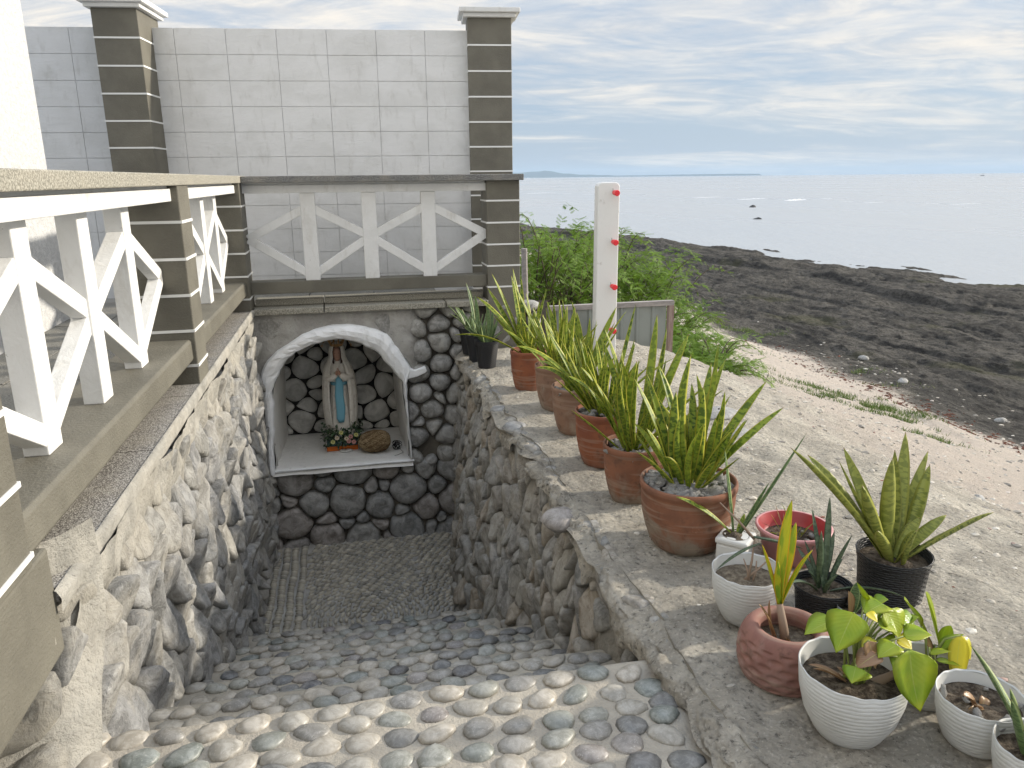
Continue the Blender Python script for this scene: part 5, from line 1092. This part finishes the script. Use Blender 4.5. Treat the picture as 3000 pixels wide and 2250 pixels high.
for (x, y, dd, w, bow) in ((1488, 1088, .1, .042, .14), (1672, 1290, 0, .05, .02), (1680, 1340, -.04, .05, .03), (1735, 1480, -.1, .03, .0), (1800, 1250, .05, .05, 0), (1870, 1350, .0, .05, .05)):
    leaf_to(T, 'P9', *Z7(x, y), dd, w, bow, 0, 'snake_dark', 0.3)
T = plant('P10', 'tiny_plant', 'single pale-edged leaf and a dry curl in the tiny grey pot', 'plant')
leaf_to(T, 'P10', *Z7(965, 798), 0, .035, 0, 0, 'snake_dark', 0.3); leaf_to(T, 'P10', *Z7(925, 840), 0, .03, .1, .1, 'dry', 0.3); leaf_to(T, 'P10', *Z7(1010, 850), 0, .03, .05, 0, 'snake_dark', 0.3)

# ------------------------------------------------------------------ shower post, gate panel, stake
def shower_post():
    p = atz(1768, 1040, ZS); z = GZ(p[0], p[1])-0.01
    T = thing('wash_post', 'white concrete post with four red-handled taps standing behind the plants', 'post', (p[0], p[1], z), math.radians(-4))
    H = -0.045-z; w, d = 0.175, 0.20
    t = MT('white_post_paint', 0.6, 0.3); k = t.noise(30, 5, 0.7); t.col(t.mix(t.map(t.noise(9, 6, 0.7), 0.60, 0.72, 0, 0.6), c3(0.74, 0.74, 0.72), c3(0.42, 0.40, 0.36))).bump(k, 0.3, 0.004)
    pr = [(-w/2, 0), (w/2, 0), (w/2, H-0.03), (w/2-0.012, H-0.008), (w/2-0.03, H), (-w/2+0.03, H), (-w/2+0.012, H-0.008), (-w/2, H-0.03)]
    o = ob('shaft', MB().prism(pr, 'y', -d/2, d/2), t.m, T, local=True, bevel=0.008)
    o.rotation_euler = (0, 0, math.radians(-6))
    red = MT('red_plastic_tap', 0.3, 0.6).col(c3(0.75, 0.02, 0.03)).m; chrome = MT('tap_metal', 0.35, 0.6).col(c3(0.45, 0.42, 0.42)).m
    ca, sa = math.cos(math.radians(-6)), math.sin(math.radians(-6))
    for y_ in (562, 705, 838, 972):
        dep = float(np.array([p[0], p[1], -0.7])@FW); q = atd(1798, y_, dep-0.1); zz = q[2]-z
        L = lambda x, y, zl: (x*ca-y*sa, x*sa+y*ca, zl)
        tp = ob('tap', MB().tube([L(0.035, -d/2+0.005, zz), L(0.035, -d/2-0.03, zz), L(0.037, -d/2-0.055, zz-0.004)], 0.010, 10), chrome, T, smooth=True, local=True)
        ob('handle', MB().tube([L(0.028, -d/2-0.03, zz+0.008), L(0.028, -d/2-0.03, zz+0.030)], [0.005, 0.005], 8), chrome, tp, local=True)
        ob('red_cap', MB().tube([L(0.037, -d/2-0.045, zz-0.002), L(0.052, -d/2-0.095, zz-0.006), L(0.053, -d/2-0.10, zz-0.006)], [0.020, 0.024, 0.020], 12), red, tp, local=True)
shower_post()
def gate():
    D = 7.9; a = atd(1560, 884, D-0.35); b = atd(1972, 893, D); z1 = (a[2]+b[2])/2; z0 = z1-0.80
    ax = math.atan2(b[1]-a[1], b[0]-a[0]); L = math.hypot(b[0]-a[0], b[1]-a[1])
    T = thing('sheet_metal_gate', 'grey-green ribbed metal gate panel in a weathered wooden frame', 'gate', (a[0], a[1], z0), ax)
    H = z1-z0; wood = MT('weathered_wood', 0.85, 0.2); n = wood.noise(18, 5, 0.7, sc=(1, 1, 0.2)); wood.col(wood.mix(wood.map(n, 0.35, 0.65), c3(0.23, 0.16, 0.135), c3(0.33, 0.26, 0.23))).bump(n, 0.6, 0.004); M['wood'] = wood.m
    w2 = MT('bleached_wood', 0.85, 0.2); n = w2.noise(18, 5, 0.7, sc=(0.3, 1, 1)); w2.col(w2.mix(w2.map(n, 0.35, 0.65), c3(0.36, 0.33, 0.31), c3(0.25, 0.23, 0.22))).bump(n, 0.6, 0.004); M['wood2'] = w2.m
    sh = MT('painted_sheet', 0.5, 0.4); sh.col(sh.mix(sh.map(sh.noise(3, 4), 0.4, 0.7), c3(0.25, 0.27, 0.25), c3(0.20, 0.215, 0.20)))
    ob('frame_rail', MB().box(0, -0.03, H-0.05, L, 0.03, H), M['wood2'], T, local=True, bevel=0.003)
    ob('frame_rail', MB().box(0.06, -0.025, 0.03, L-0.06, 0.025, 0.08), M['wood'], T, local=True, bevel=0.003)
    ob('frame_post', MB().box(L-0.055, -0.032, 0, L, 0.028, H-0.051), M['wood'], T, local=True, bevel=0.003)
    ob('frame_post', MB().box(0, -0.032, 0, 0.055, 0.028, H-0.051), M['wood'], T, local=True, bevel=0.003)
    x = 0.057; 
    while x < L-0.08:
        e = min(x+0.17, L-0.057); pr = [(x, -0.004), (x+0.012, -0.022), (x+0.026, -0.022), (x+0.038, -0.004), (e, -0.004), (e, 0.0), (x, 0.0)]
        ob('sheet_panel', MB().prism(pr, 'z', 0.02, H-0.052), sh.m, T, local=True); x = e
    q = atd(1536, 728, 9.2); ql = q.copy(); ql[2] = GZ(q[0], q[1])-0.1
    mb = MB().tube([tuple(ql), tuple((q+ql)/2+np.array([0.01, 0, 0])), tuple(q)], [0.042, 0.040, 0.037], 9); s_ = ob('wooden_stake', mb, M['wood2']); tag(s_, 'grey upright wooden stake in front of the green bush', 'stake')
gate()

# ------------------------------------------------------------------ statue and offerings in the niche
def statue():
    ZN = -2.472
    gown = MT('cream_painted_plaster', 0.6, 0.3); n = gown.noise(30, 5, 0.7); gown.col(gown.mix(gown.map(n, 0.5, 0.7, 0, 0.5), c3(0.78, 0.74, 0.67), c3(0.48, 0.42, 0.36))).bump(gown.noise(55, 4), 0.5, 0.006)
    blue = MT('blue_sash_paint', 0.5).col(c3(0.20, 0.47, 0.60)).m; skin = MT('painted_skin', 0.5).col(c3(0.52, 0.30, 0.22)).m; hair = MT('brown_hair_paint', 0.6).col(c3(0.06, 0.03, 0.022)).m; gold = MT('old_gold', 0.4, 0.6); gold.col(c3(0.34, 0.19, 0.07)); gold = gold.m
    X0, Y0 = -0.165, 7.25
    T = thing('statue', 'statue of a praying veiled woman in cream robes with a blue sash and crown', 'statue', (X0, Y0, ZN+0.14))
    K = 40; N = 34
    def shell(prof, fold, foldn, m, name, sy=0.72, arc=None, ph=0.0):
        """prof: (half width, z); vertical folds; open in front when arc is set"""
        rows = []
        for (r, z) in prof:
            row = []
            for k in range(K+1):
                a = (2*math.pi*k/K) if arc is None else (-math.pi/2+arc+(2*math.pi-2*arc)*k/K)
                rr = r*(1+fold*math.sin(a*foldn+ph+z*3))
                row.append((rr*math.cos(a), rr*math.sin(a)*sy, z))
            rows.append(row)
        mb = MB().grid(np.array(rows)); mb.f = [q[::-1] for q in mb.f]; return ob(name, mb, m, T, smooth=True, local=True)
    Hh = 0.80
    shell([(0.02, 0.0), (0.115, 0.005), (0.112, 0.06), (0.10, 0.16), (0.09, 0.28), (0.078, 0.40), (0.072, 0.46), (0.085, 0.54), (0.095, 0.61), (0.075, 0.655), (0.035, 0.68), (0.03, 0.70)], 0.05, 13, gown.m, 'gown')
    mant = shell([(0.125, 0.03), (0.140, 0.10), (0.148, 0.22), (0.150, 0.34), (0.145, 0.46), (0.132, 0.56), (0.112, 0.63), (0.082, 0.68), (0.066, 0.72), (0.064, 0.76), (0.060, 0.80), (0.045, 0.832), (0.02, 0.845), (0.002, 0.847)], 0.05, 17, gown.m, 'mantle', 0.74, 0.62, 1.0)
    so = mant.modifiers.new('solid', 'SOLIDIFY'); so.thickness = 0.010; so.offset = -1
    # sleeves and praying hands
    for s_ in (-1, 1):
        ob('sleeve', MB().tube([(0.10*s_, -0.01, 0.60), (0.105*s_, -0.05, 0.53), (0.06*s_, -0.095, 0.535), (0.022*s_, -0.115, 0.575)], [0.036, 0.042, 0.034, 0.026], 12), gown.m, T, smooth=True, local=True)
        hand = MB(); hand.tube([(0.014*s_, -0.115, 0.572), (0.010*s_, -0.120, 0.595), (0.009*s_, -0.121, 0.606)], [0.012, 0.013, 0.012], 8)
        ho = ob('hand', hand, skin, T, smooth=True, local=True)
        for fi, (dy, ln) in enumerate(((-0.010, 0.030), (-0.004, 0.036), (0.002, 0.034), (0.008, 0.026))):
            ob('finger', MB().tube([(0.008*s_, -0.121+dy, 0.604), (0.005*s_, -0.121+dy, 0.604+ln*0.6), (0.003*s_, -0.120+dy, 0.604+ln)], [0.0036, 0.0034, 0.0022], 6), skin, ho, smooth=True, local=True)
        ob('finger', MB().tube([(0.012*s_, -0.108, 0.590), (0.010*s_, -0.103, 0.606), (0.007*s_, -0.103, 0.616)], [0.0042, 0.0038, 0.0025], 6), skin, ho, smooth=True, local=True)
    # blue sash hanging down the front
    mb = MB(); rows = []
    for (z, w, y) in ((0.555, 0.022, -0.070), (0.50, 0.030, -0.066), (0.46, 0.036, -0.060), (0.36, 0.038, -0.074), (0.24, 0.040, -0.080), (0.14, 0.036, -0.086), (0.10, 0.022, -0.088)):
        rows.append([(v*w*(1.0)+0.004*math.sin(z*30), y-0.010+0.010*abs(v), z) for v in (-1, -0.6, -0.2, 0.2, 0.6, 1)])
    mb.grid(np.array(rows)); s2 = ob('sash', mb, blue, T, smooth=True, local=True); so = s2.modifiers.new('solid', 'SOLIDIFY'); so.thickness = 0.008
    ob('waistband', MB().lathe([(0.071, 0.452), (0.0765, 0.462), (0.0765, 0.478), (0.071, 0.488)], 30, lambda r, z, a, i: (r*(1 if True else 1), z)), blue, T, smooth=True, local=True).scale = (1.05, 0.78, 1)
    # head: face, hair, features
    mb = MB(); prof = [(0.004, 0.680), (0.020, 0.684), (0.031, 0.70), (0.038, 0.722), (0.041, 0.75), (0.038, 0.785), (0.026, 0.808), (0.004, 0.818)]
    mb.lathe(prof, 24, lambda r, z, a, i: (r*(0.96+0.08*abs(math.sin(a))), z)); mb.v = [(x, y-0.012, z) for x, y, z in mb.v]; hd = ob('head', mb, skin, T, smooth=True, local=True)
    ob('nose', MB().add([(0, -0.060, 0.742), (-0.006, -0.050, 0.740), (0.006, -0.050, 0.740), (0, -0.050, 0.765)], [(0, 2, 1), (0, 1, 3), (0, 3, 2)]), skin, hd, local=True)
    for s_ in (-1, 1): ob('eye', MB().tube([(0.010*s_, -0.0500, 0.764), (0.020*s_, -0.0465, 0.763)], 0.0025, 6), hair, hd, local=True)
    ob('mouth', MB().tube([(-0.008, -0.0480, 0.727), (0, -0.0505, 0.726), (0.008, -0.0480, 0.727)], 0.0025, 6), MT('lip_paint', 0.5).col(c3(0.35, 0.06, 0.05)).m, hd, local=True)
    rows = [[(0.046*math.cos(a)*s2_, -0.012+0.046*math.sin(a)*s2_*0.95, z) for a in np.linspace(-math.pi/2+0.75, 3*math.pi/2-0.75, 22)] for (z, s2_) in ((0.66, 0.85), (0.70, 1.0), (0.74, 1.05), (0.78, 1.02), (0.81, 0.78), (0.826, 0.3))]
    mb = MB().grid(np.array(rows)); mb.f = [q[::-1] for q in mb.f]; hr = ob('hair', mb, hair, T, smooth=True, local=True); so = hr.modifiers.new('solid', 'SOLIDIFY'); so.thickness = 0.006
    # crown with points and a ring of stars
    cr = MB(); cr.lathe([(0.052, 0.825), (0.060, 0.828), (0.064, 0.85), (0.060, 0.852), (0.054, 0.835)], 28)
    for k in range(10):
        a = 2*math.pi*k/10; c_, s_ = math.cos(a), math.sin(a); cr.tube([(0.061*c_, 0.061*s_, 0.848), (0.070*c_, 0.070*s_, 0.872), (0.082*c_, 0.082*s_, 0.897)], [0.006, 0.005, 0.001], 5); cr.tube([(0.072*c_, 0.072*s_, 0.874), (0.072*c_, 0.072*s_, 0.884)], 0.008, 6)
    co = ob('crown', cr, gold, T, smooth=False, local=True)
    for k in range(9):
        a = math.pi*(k+0.5)/9; x, z = 0.135*math.cos(a), 0.80+0.115*math.sin(a); st = []
        for q in range(10): rr = 0.015 if q % 2 == 0 else 0.006; b = math.pi/2+q*math.pi/5; st.append((x+rr*math.cos(b), z+rr*math.sin(b)))
        ob('star', MB().prism(st, 'y', 0.045, 0.052), gold, co, local=True)
    ob('halo_ring', MB().tube([(0.135*math.cos(a), 0.05, 0.80+0.115*math.sin(a)) for a in np.linspace(0, math.pi, 24)], 0.0025, 6), gold, co, smooth=True, local=True)
    ob('rock_base', MB().lathe([(0.13, -0.14), (0.135, -0.10), (0.12, -0.03), (0.118, 0.006), (0.02, 0.010)], 22, lambda r, z, a, i: (r*(1+0.06*math.sin(a*3)), z)), gown.m, T, smooth=True, local=True)
    # orange box stand wrapped in dark ribbon
    org = MT('orange_card', 0.5).col(c3(0.55, 0.13, 0.015)).m; teal = MT('dark_teal_foil', 0.4, 0.5).col(c3(0.035, 0.085, 0.08)).m; silver = MT('silver_tape', 0.3, 0.6).col(c3(0.45, 0.55, 0.60)).m
    for x0, x1, lab in ((-0.312, -0.170, 'orange box under the flower garland, on the side of the arch foot with no basket'), (-0.166, -0.025, 'orange box under the flower garland, touching the woven basket')):
        b = ob('orange_box', MB().box(x0, 7.03, ZN, x1, 7.16, ZN+0.045), org, None, bevel=0.004); tag(b, lab, 'box', 'orange boxes at the feet of the statue')
        ob('wrapper', MB().box(x0+0.004, 7.034, ZN+0.0455, x1-0.004, 7.156, ZN+0.10), teal, b, bevel=0.004)
        if x0 < -0.2: ob('tape', MB().box(x1-0.022, 7.0325, ZN+0.05, x1-0.005, 7.036, ZN+0.10), silver, b)
    # garland
    G = thing('flower_garland', 'garland of dark green leaves with small pink and yellow flowers before the statue', 'flowers', (-0.16, 7.10, ZN+0.10))
    lf = MT('garland_leaf', 0.5, 0.4); lf.col(lf.ramp(lf.geo.outputs['Random Per Island'], [(0, c3(0.03, 0.065, 0.028)), (0.5, c3(0.06, 0.11, 0.045)), (0.85, c3(0.045, 0.075, 0.055)), (1, c3(0.12, 0.16, 0.06))]))
    mb = MB(); r = random.Random(4)
    for i in range(560):
        a = r.uniform(-0.19, 0.19); hgt = 0.10+0.09*(a/0.19)**2; c_ = np.array([a-0.0, r.uniform(-0.125, 0.02), r.uniform(-0.045, hgt)]); d = np.array([r.gauss(0, 1), r.gauss(-0.4, 0.8), r.gauss(0.3, 0.8)]); d /= np.linalg.norm(d); s_ = np.cross(d, (0.3, 0.2, 1)); s_ /= np.linalg.norm(s_); L = r.uniform(0.028, 0.048)
        nn = np.cross(d, s_); mb.add([c_, c_+d*L*0.5+s_*L*0.3, c_+d*L, c_+d*L*0.5-s_*L*0.3, c_+d*L*0.5+nn*0.003], [(0, 1, 4), (1, 2, 4), (2, 3, 4), (3, 0, 4)])
    o = ob('foliage', mb, lf.m, G, local=True); o['kind'] = 'stuff'
    fc = {'p': MT('pink_petal', 0.6).col(c3(0.50, 0.25, 0.24)).m, 'y': MT('yellow_petal', 0.6).col(c3(0.50, 0.50, 0.20)).m, 'w': MT('cream_petal', 0.6).col(c3(0.55, 0.48, 0.36)).m}; ctr = MT('flower_centre', 0.6).col(c3(0.35, 0.22, 0.05)).m
    for (x, z, k) in ((0.055, 0.018, 'p'), (0.10, 0.008, 'p'), (0.035, 0.045, 'w'), (0.125, 0.075, 'y'), (-0.01, 0.105, 'y'), (-0.05, 0.055, 'w'), (0.075, 0.06, 'p'), (-0.09, 0.02, 'y')):
        mb = MB(); c_ = np.array([x, -0.150, z])
        for q in range(8):
            a = 2*math.pi*q/8; d = np.array([math.cos(a), -0.25, math.sin(a)]); s_ = np.array([-math.sin(a), 0, math.cos(a)]); mb.add([c_+d*0.004, c_+d*0.014+s_*0.008, c_+d*0.024, c_+d*0.014-s_*0.008, c_+d*0.013+np.array([0, -0.004, 0])], [(0, 1, 4), (1, 2, 4), (2, 3, 4), (3, 0, 4)])
        fo = ob('flower', mb, fc[k], G, local=True); ob('flower_centre', MB().tube([c_+np.array([0, -0.001, 0]), c_+np.array([0, -0.007, 0])], [0.005, 0.003], 7), ctr, fo, local=True)
    # woven basket lying on its side
    bk = MT('straw_weave', 0.8, 0.2); u = bk.sep(bk.tc.outputs['UV']); nn = bk.noise(6, 4, 0.6, 1.5, coord='uv', sc=(26, 5, 1)); bk.col(bk.mix(bk.map(nn, 0.42, 0.60), c3(0.14, 0.09, 0.045), c3(0.50, 0.38, 0.22))).bump(nn, 1.0, 0.008)
    B = thing('woven_basket', 'round straw-woven basket lying on its side beside the garland', 'basket', (0.135, 6.93, ZN+0.105))
    pr = [(0.012, -0.155), (0.035, -0.148), (0.07, -0.12), (0.092, -0.075), (0.104, -0.01), (0.100, 0.05), (0.085, 0.10), (0.055, 0.132), (0.030, 0.142), (0.012, 0.144)]
    o = ob('body', lathe_uv(pr, 48, lambda r, z, a, i: (r*(1+0.015*math.sin(a*24+z*60)), z)), bk.m, B, smooth=True, local=True); o.rotation_euler = (0, math.radians(86), 0)
    mb = MB()
    for k in range(64):
        a = 2*math.pi*k/64+rnd.uniform(-.03, .03); s0 = rnd.uniform(0, 0.3); pts = []
        for q in np.linspace(s0, min(1, s0+0.7), 9):
            z = -0.15+0.29*q; rr = np.interp(z, [p_[1] for p_ in pr], [p_[0] for p_ in pr])+0.0015; aa = a+0.10*math.sin(q*18+k); pts.append((z, rr*math.cos(aa), rr*math.sin(aa)))
        mb.tube(pts, 0.0022, 4)
    so_ = ob('straw', mb, bk.m, B, smooth=True, local=True); so_['kind'] = 'stuff'
    cord = MT('black_cord', 0.6).col(c3(0.012, 0.012, 0.013)).m; mb = MB(); r = random.Random(9)
    for k in range(11):
        c_ = np.array([0.335+r.uniform(-.02, .03), 6.95+r.uniform(-.03, .03), ZN+0.045+r.uniform(-.015, .025)]); rad = r.uniform(0.02, 0.045); ax = r.uniform(0, 3.14)
        mb.tube([(c_[0]+rad*math.cos(a)*math.cos(ax), c_[1]+rad*math.cos(a)*math.sin(ax), max(ZN+0.004, c_[2]+rad*math.sin(a)*0.8)) for a in np.linspace(0, 5.6, 16)], 0.0035, 5)
    mb.tube([(0.36, 6.90, ZN+0.02), (0.385, 6.84, ZN+0.005), (0.33, 6.78, ZN+0.004), (0.30, 6.77, ZN+0.004)], 0.002, 5)
    tag(ob('cord_bundle', mb, cord, smooth=True), 'tangle of thin black cord beside the straw basket', 'cord')
    d = atz(740+.3135*875, 900+.3135*1345, ZN); mb = MB().lathe([(0.045, 0), (0.062, 0.004), (0.064, 0.010), (0.05, 0.016), (0.01, 0.018)], 24); mb.v = [(d[0]+x, d[1]+y*0.7, ZN+z) for x, y, z in mb.v]
    tag(ob('flat_stone', mb, M['st_niche'], smooth=True), 'flat grey disc-shaped stone lying before the orange boxes', 'stone')
statue()

# ------------------------------------------------------------------ feathery bushes, grass, beach stones
def bushes():
    g = MT('feathery_leaflet', 0.55, 0.3); r_ = g.geo.outputs['Random Per Island']; n = g.noise(1.2, 3)
    a = g.mix(g.map(n, 0.35, 0.65), g.ramp(r_, [(0, c3(0.075, 0.15, 0.018)), (0.5, c3(0.13, 0.23, 0.026)), (1, c3(0.22, 0.31, 0.035))]), c3(0.17, 0.28, 0.03)); g.col(a).translucent(a, 0.35)
    bark = MT('twig_bark', 0.9).col(c3(0.11, 0.085, 0.06)).m
    specs = [(1600, 860, 11.0, 1.25, 1.78, 'tallest feathery green bush behind the wooden stake and beside the brown pillar', 2.2),
             (1710, 850, 12.2, 1.20, 1.62, 'feathery green bush seen between the stake and the white post', 2.0),
             (1860, 880, 11.6, 1.10, 1.38, 'feathery green bush just beyond the white post and gate top', 1.8),
             (1950, 950, 10.2, 0.90, 0.90, 'spreading feathery bush behind the gate end, over the sand', 1.3),
             (2050, 1050, 8.9, 0.70, 0.62, 'lowest feathery bush, its branches reaching over the sand beside the gate', 1.0)]
    for i, (px, py, D, R, H, lab, dens) in enumerate(specs):
        r = np.random.RandomState(40+i); p = atd(px, py, D); gz = GZ(p[0], p[1]); base = np.array([p[0], p[1], gz])
        T = thing('feathery_bush', lab, 'bush', base, group='feathery bushes behind the gate')
        tw = MB(); V = []; Fs = []
        nb = int(150*dens)
        for b in range(nb):
            az = r.uniform(0, 2*math.pi); L = R*r.uniform(0.55, 1.1); up = r.uniform(0.25, 1.25)*H; b0 = r.uniform(-0.35, 0.35, 2)*R; droop = r.uniform(0.15, 0.55)*H
            P0 = np.array([b0[0], b0[1], r.uniform(0, 0.3)*H]); P2 = np.array([b0[0]+math.cos(az)*L*0.9, b0[1]+math.sin(az)*L*0.9, max(0.03, up-droop)]); P1 = (P0+P2)/2+np.array([0, 0, up*0.65])
            pts = [(1-s)**2*P0+2*s*(1-s)*P1+s*s*P2 for s in np.linspace(0, 1, 9)]
            if b % 3 == 0: tw.tube(pts, np.linspace(0.012, 0.002, 9), 4)
            for q in range(26):
                s = r.uniform(0.25, 1.0); c = (1-s)**2*P0+2*s*(1-s)*P1+s*s*P2; tg = 2*(1-s)*(P1-P0)+2*s*(P2-P1); tg /= np.linalg.norm(tg)+1e-9
                sd = np.cross(tg, (0, 0, 1)); sd /= np.linalg.norm(sd)+1e-9; sd = sd*(1 if r.rand() < 0.5 else -1); rd = sd*0.9+tg*0.6+np.array([0, 0, r.uniform(-0.5, 0.35)]); rd /= np.linalg.norm(rd); RL = r.uniform(0.06, 0.15); nrm = np.cross(rd, tg); nrm /= np.linalg.norm(nrm)+1e-9; si = np.cross(nrm, rd)
                for k in range(7):
                    for sg in (-1, 1):
                        o_ = c+rd*RL*(k+0.5)/7; d = (si*sg+rd*0.45); d /= np.linalg.norm(d); ll = 0.026*(1-0.5*abs(k-3)/4)*r.uniform(.8, 1.25); w_ = rd*0.0055
                        V += [o_-w_, o_+w_, o_+d*ll+np.array([0, 0, -0.004])]
        V = np.array(V); me = bpy.data.meshes.new('foliage'); nT = len(V)//3
        me.vertices.add(len(V)); me.vertices.foreach_set('co', V.ravel()); me.loops.add(len(V)); me.loops.foreach_set('vertex_index', np.arange(len(V))); me.polygons.add(nT); me.polygons.foreach_set('loop_start', np.arange(nT)*3); me.polygons.foreach_set('loop_total', np.full(nT, 3)); me.update(); me.materials.append(g.m)
        o = bpy.data.objects.new('foliage', me); COL.objects.link(o); o.parent = T; o['kind'] = 'stuff'
        ob('branches', tw, bark, T, smooth=True, local=True)
bushes()
def grass():
    r = np.random.RandomState(8); g = MT('short_grass', 0.6, 0.2); g.col(g.ramp(g.geo.outputs['Random Per Island'], [(0, c3(0.08, 0.14, 0.03)), (0.6, c3(0.14, 0.21, 0.055)), (1, c3(0.28, 0.29, 0.12))]))
    V = []
    for (px, py, rx, ry, n) in ((2530, 1190, 1.0, 0.55, 5200), (2440, 1150, 0.7, 0.35, 1500), (2640, 1235, 0.6, 0.35, 1400), (2200, 970, 0.8, 0.7, 2400), (2120, 1010, 0.7, 0.7, 900), (2510, 1090, 0.5, 0.4, 700), (2390, 1140, 0.6, 0.3, 500), (2790, 1310, 0.3, 0.2, 350), (2230, 1080, 0.2, 0.2, 250), (2620, 1130, 0.5, 0.4, 350), (2700, 1290, 0.35, 0.2, 250)):
        z = -3.5
        for _ in range(5): p = atz(px, py, z); z = GZ(p[0], p[1])
        n = int(n*0.6); q = r.normal(size=(n, 2))*np.array([rx, ry])*0.45; keep = vnoise(q[:, 0]*5+px, q[:, 1]*5, 0) > 0.0; q = q[keep]
        x = p[0]+q[:, 0]*1.5; y = p[1]+q[:, 1]*0.75; zz = TZ(x, y)-0.003; a = r.uniform(0, 6.28, len(x)); h = r.uniform(0.03, 0.085, len(x)); lean = r.normal(size=(len(x), 2))*0.03; w = 0.006
        A = np.stack([x-w*np.cos(a), y-w*np.sin(a), zz], 1); B = np.stack([x+w*np.cos(a), y+w*np.sin(a), zz], 1); C = np.stack([x+lean[:, 0], y+lean[:, 1], zz+h], 1); V.append(np.stack([A, B, C], 1).reshape(-1, 3))
    V = np.concatenate(V); me = bpy.data.meshes.new('grass'); nT = len(V)//3
    me.vertices.add(len(V)); me.vertices.foreach_set('co', V.ravel()); me.loops.add(len(V)); me.loops.foreach_set('vertex_index', np.arange(len(V))); me.polygons.add(nT); me.polygons.foreach_set('loop_start', np.arange(nT)*3); me.polygons.foreach_set('loop_total', np.full(nT, 3)); me.update(); me.materials.append(g.m)
    o = bpy.data.objects.new('grass', me); COL.objects.link(o); tag(o, 'thin patches of short green grass on the sand', 'grass', kind='stuff')
    # loose stones and coral bits scattered over slab and sand
    import bmesh
    mb = MB(); bm = bmesh.new(); bmesh.ops.create_icosphere(bm, subdivisions=1, radius=1); bv = np.array([v.co[:] for v in bm.verts]); bf = [tuple(v.index for v in f.verts) for f in bm.faces]; bm.free()
    st = MT('beach_stone', 0.85, 0.2); st.col(st.ramp(st.geo.outputs['Random Per Island'], [(0, c3(0.20, 0.19, 0.17)), (0.4, c3(0.36, 0.33, 0.28)), (0.7, c3(0.50, 0.46, 0.39)), (0.93, c3(0.58, 0.55, 0.49)), (1, c3(0.22, 0.08, 0.05))]))
    for i in range(9000):
        x = (1.0+abs(r.normal())*3.2 if i % 3 else r.uniform(4, 12)) if i % 5 else r.uniform(1.45, 4.5); y = r.uniform(0.2, 16) if i % 4 else r.uniform(5, 26)
        if x < 1.6 and r.rand() < 0.75: continue
        s = 0.004+0.012*r.rand()**3*(1+x*0.22); z = GZ(x, y) if False else None; mb_s = (x, y, s); V_ = bv*s*np.array([r.uniform(.8, 1.5), r.uniform(.7, 1.2), r.uniform(.4, .8)])*(1+0.25*r.uniform(-1, 1, (len(bv), 1)))
        mb.v += [(x+a, y+b, c) for a, b, c in V_]; o_ = len(mb.v)-len(bv); mb.f += [tuple(k+o_ for k in q) for q in bf]
    A = np.array(mb.v); cen = A.reshape(-1, len(bv), 3).mean(1); zc_ = TZ(cen[:, 0], cen[:, 1]); A[:, 2] += np.repeat(zc_, len(bv)); mb.v = A.tolist()
    tag(ob('beach_gravel', mb, st.m, smooth=False), 'loose pale pebbles and coral bits scattered over the slab and sand', 'gravel', kind='stuff')
    # dry reddish weed washed up in a line below the reef edge
    dm = MT('dry_weed', 0.9, 0.1); dm.col(dm.ramp(dm.geo.outputs['Random Per Island'], [(0, c3(0.10, 0.035, 0.025)), (0.6, c3(0.16, 0.07, 0.045)), (1, c3(0.06, 0.045, 0.035))])); wv = MB()
    LN = np.array([(10.4, 16.7), (10.3, 14.4), (10.2, 12.7), (10.0, 11.3), (10.0, 10.1), (9.9, 9.0)])
    for i in range(380):
        q_ = r.uniform(0, len(LN)-1.001); k_ = int(q_); pp = LN[k_]+(LN[k_+1]-LN[k_])*(q_-k_)+r.normal(size=2)*np.array([0.35, 0.3])-np.array([0.5, 0]); zz = GZ(pp[0], pp[1]); a_ = r.uniform(0, 3.14); l_ = r.uniform(0.02, 0.07)
        dx, dy = l_*math.cos(a_), l_*math.sin(a_); wv.add([(pp[0]-dx, pp[1]-dy, zz), (pp[0]+dy*.3, pp[1]-dx*.3, zz+0.02), (pp[0]+dx, pp[1]+dy, zz+0.005), (pp[0]-dy*.3, pp[1]+dx*.3, zz+0.012)], [(0, 1, 2), (0, 2, 3), (0, 3, 1), (1, 3, 2)])
    tag(ob('driftweed', wv, dm.m), 'line of dry reddish weed washed up along the foot of the reef', 'weed', kind='stuff')
    # a few bigger stones one can tell apart
    for (px, py, s, lab) in ((2530, 1052, 0.13, 'pale upright stone at the edge of the sand, by the dark reef'), (2160, 1270, 0.11, 'flat grey stone at the top of the sand, beyond the largest snake plant'), (2105, 1215, 0.14, 'small dark stone next to the flat grey stone on the slab'), (2645, 1120, 0.12, 'small stone in the line of driftweed below the reef edge'), (2930, 1235, 0.10, 'rounded pale stone on the reef edge near the right side'), (2865, 1470, 0.06, 'small brown stone alone on the pale slab at the right')):
        z = -2.5
        for _ in range(8): p = atz(px, py, z); z = GZ(p[0], p[1])
        fl = 0.28 if 'flat' in lab else 0.7
        mb = MB().lathe([(0.75, -0.3), (1.0, 0.0), (0.92, 0.45), (0.6, 0.85), (0.05, 1.0)], 14, lambda rr, zz, a, i: (rr*(1+0.16*math.sin(a*2+px)+0.09*math.sin(a*5+py)), zz+0.1*math.sin(a+px)*(i > 1)))
        mb.v = [(p[0]+a*s, p[1]+b*s*0.8, p[2]+c*s*fl) for a, b, c in mb.v]; tag(ob('beach_stone', mb, M['st_backup'], smooth=True), lab, 'stone', 'separate stones on the shore')
grass()
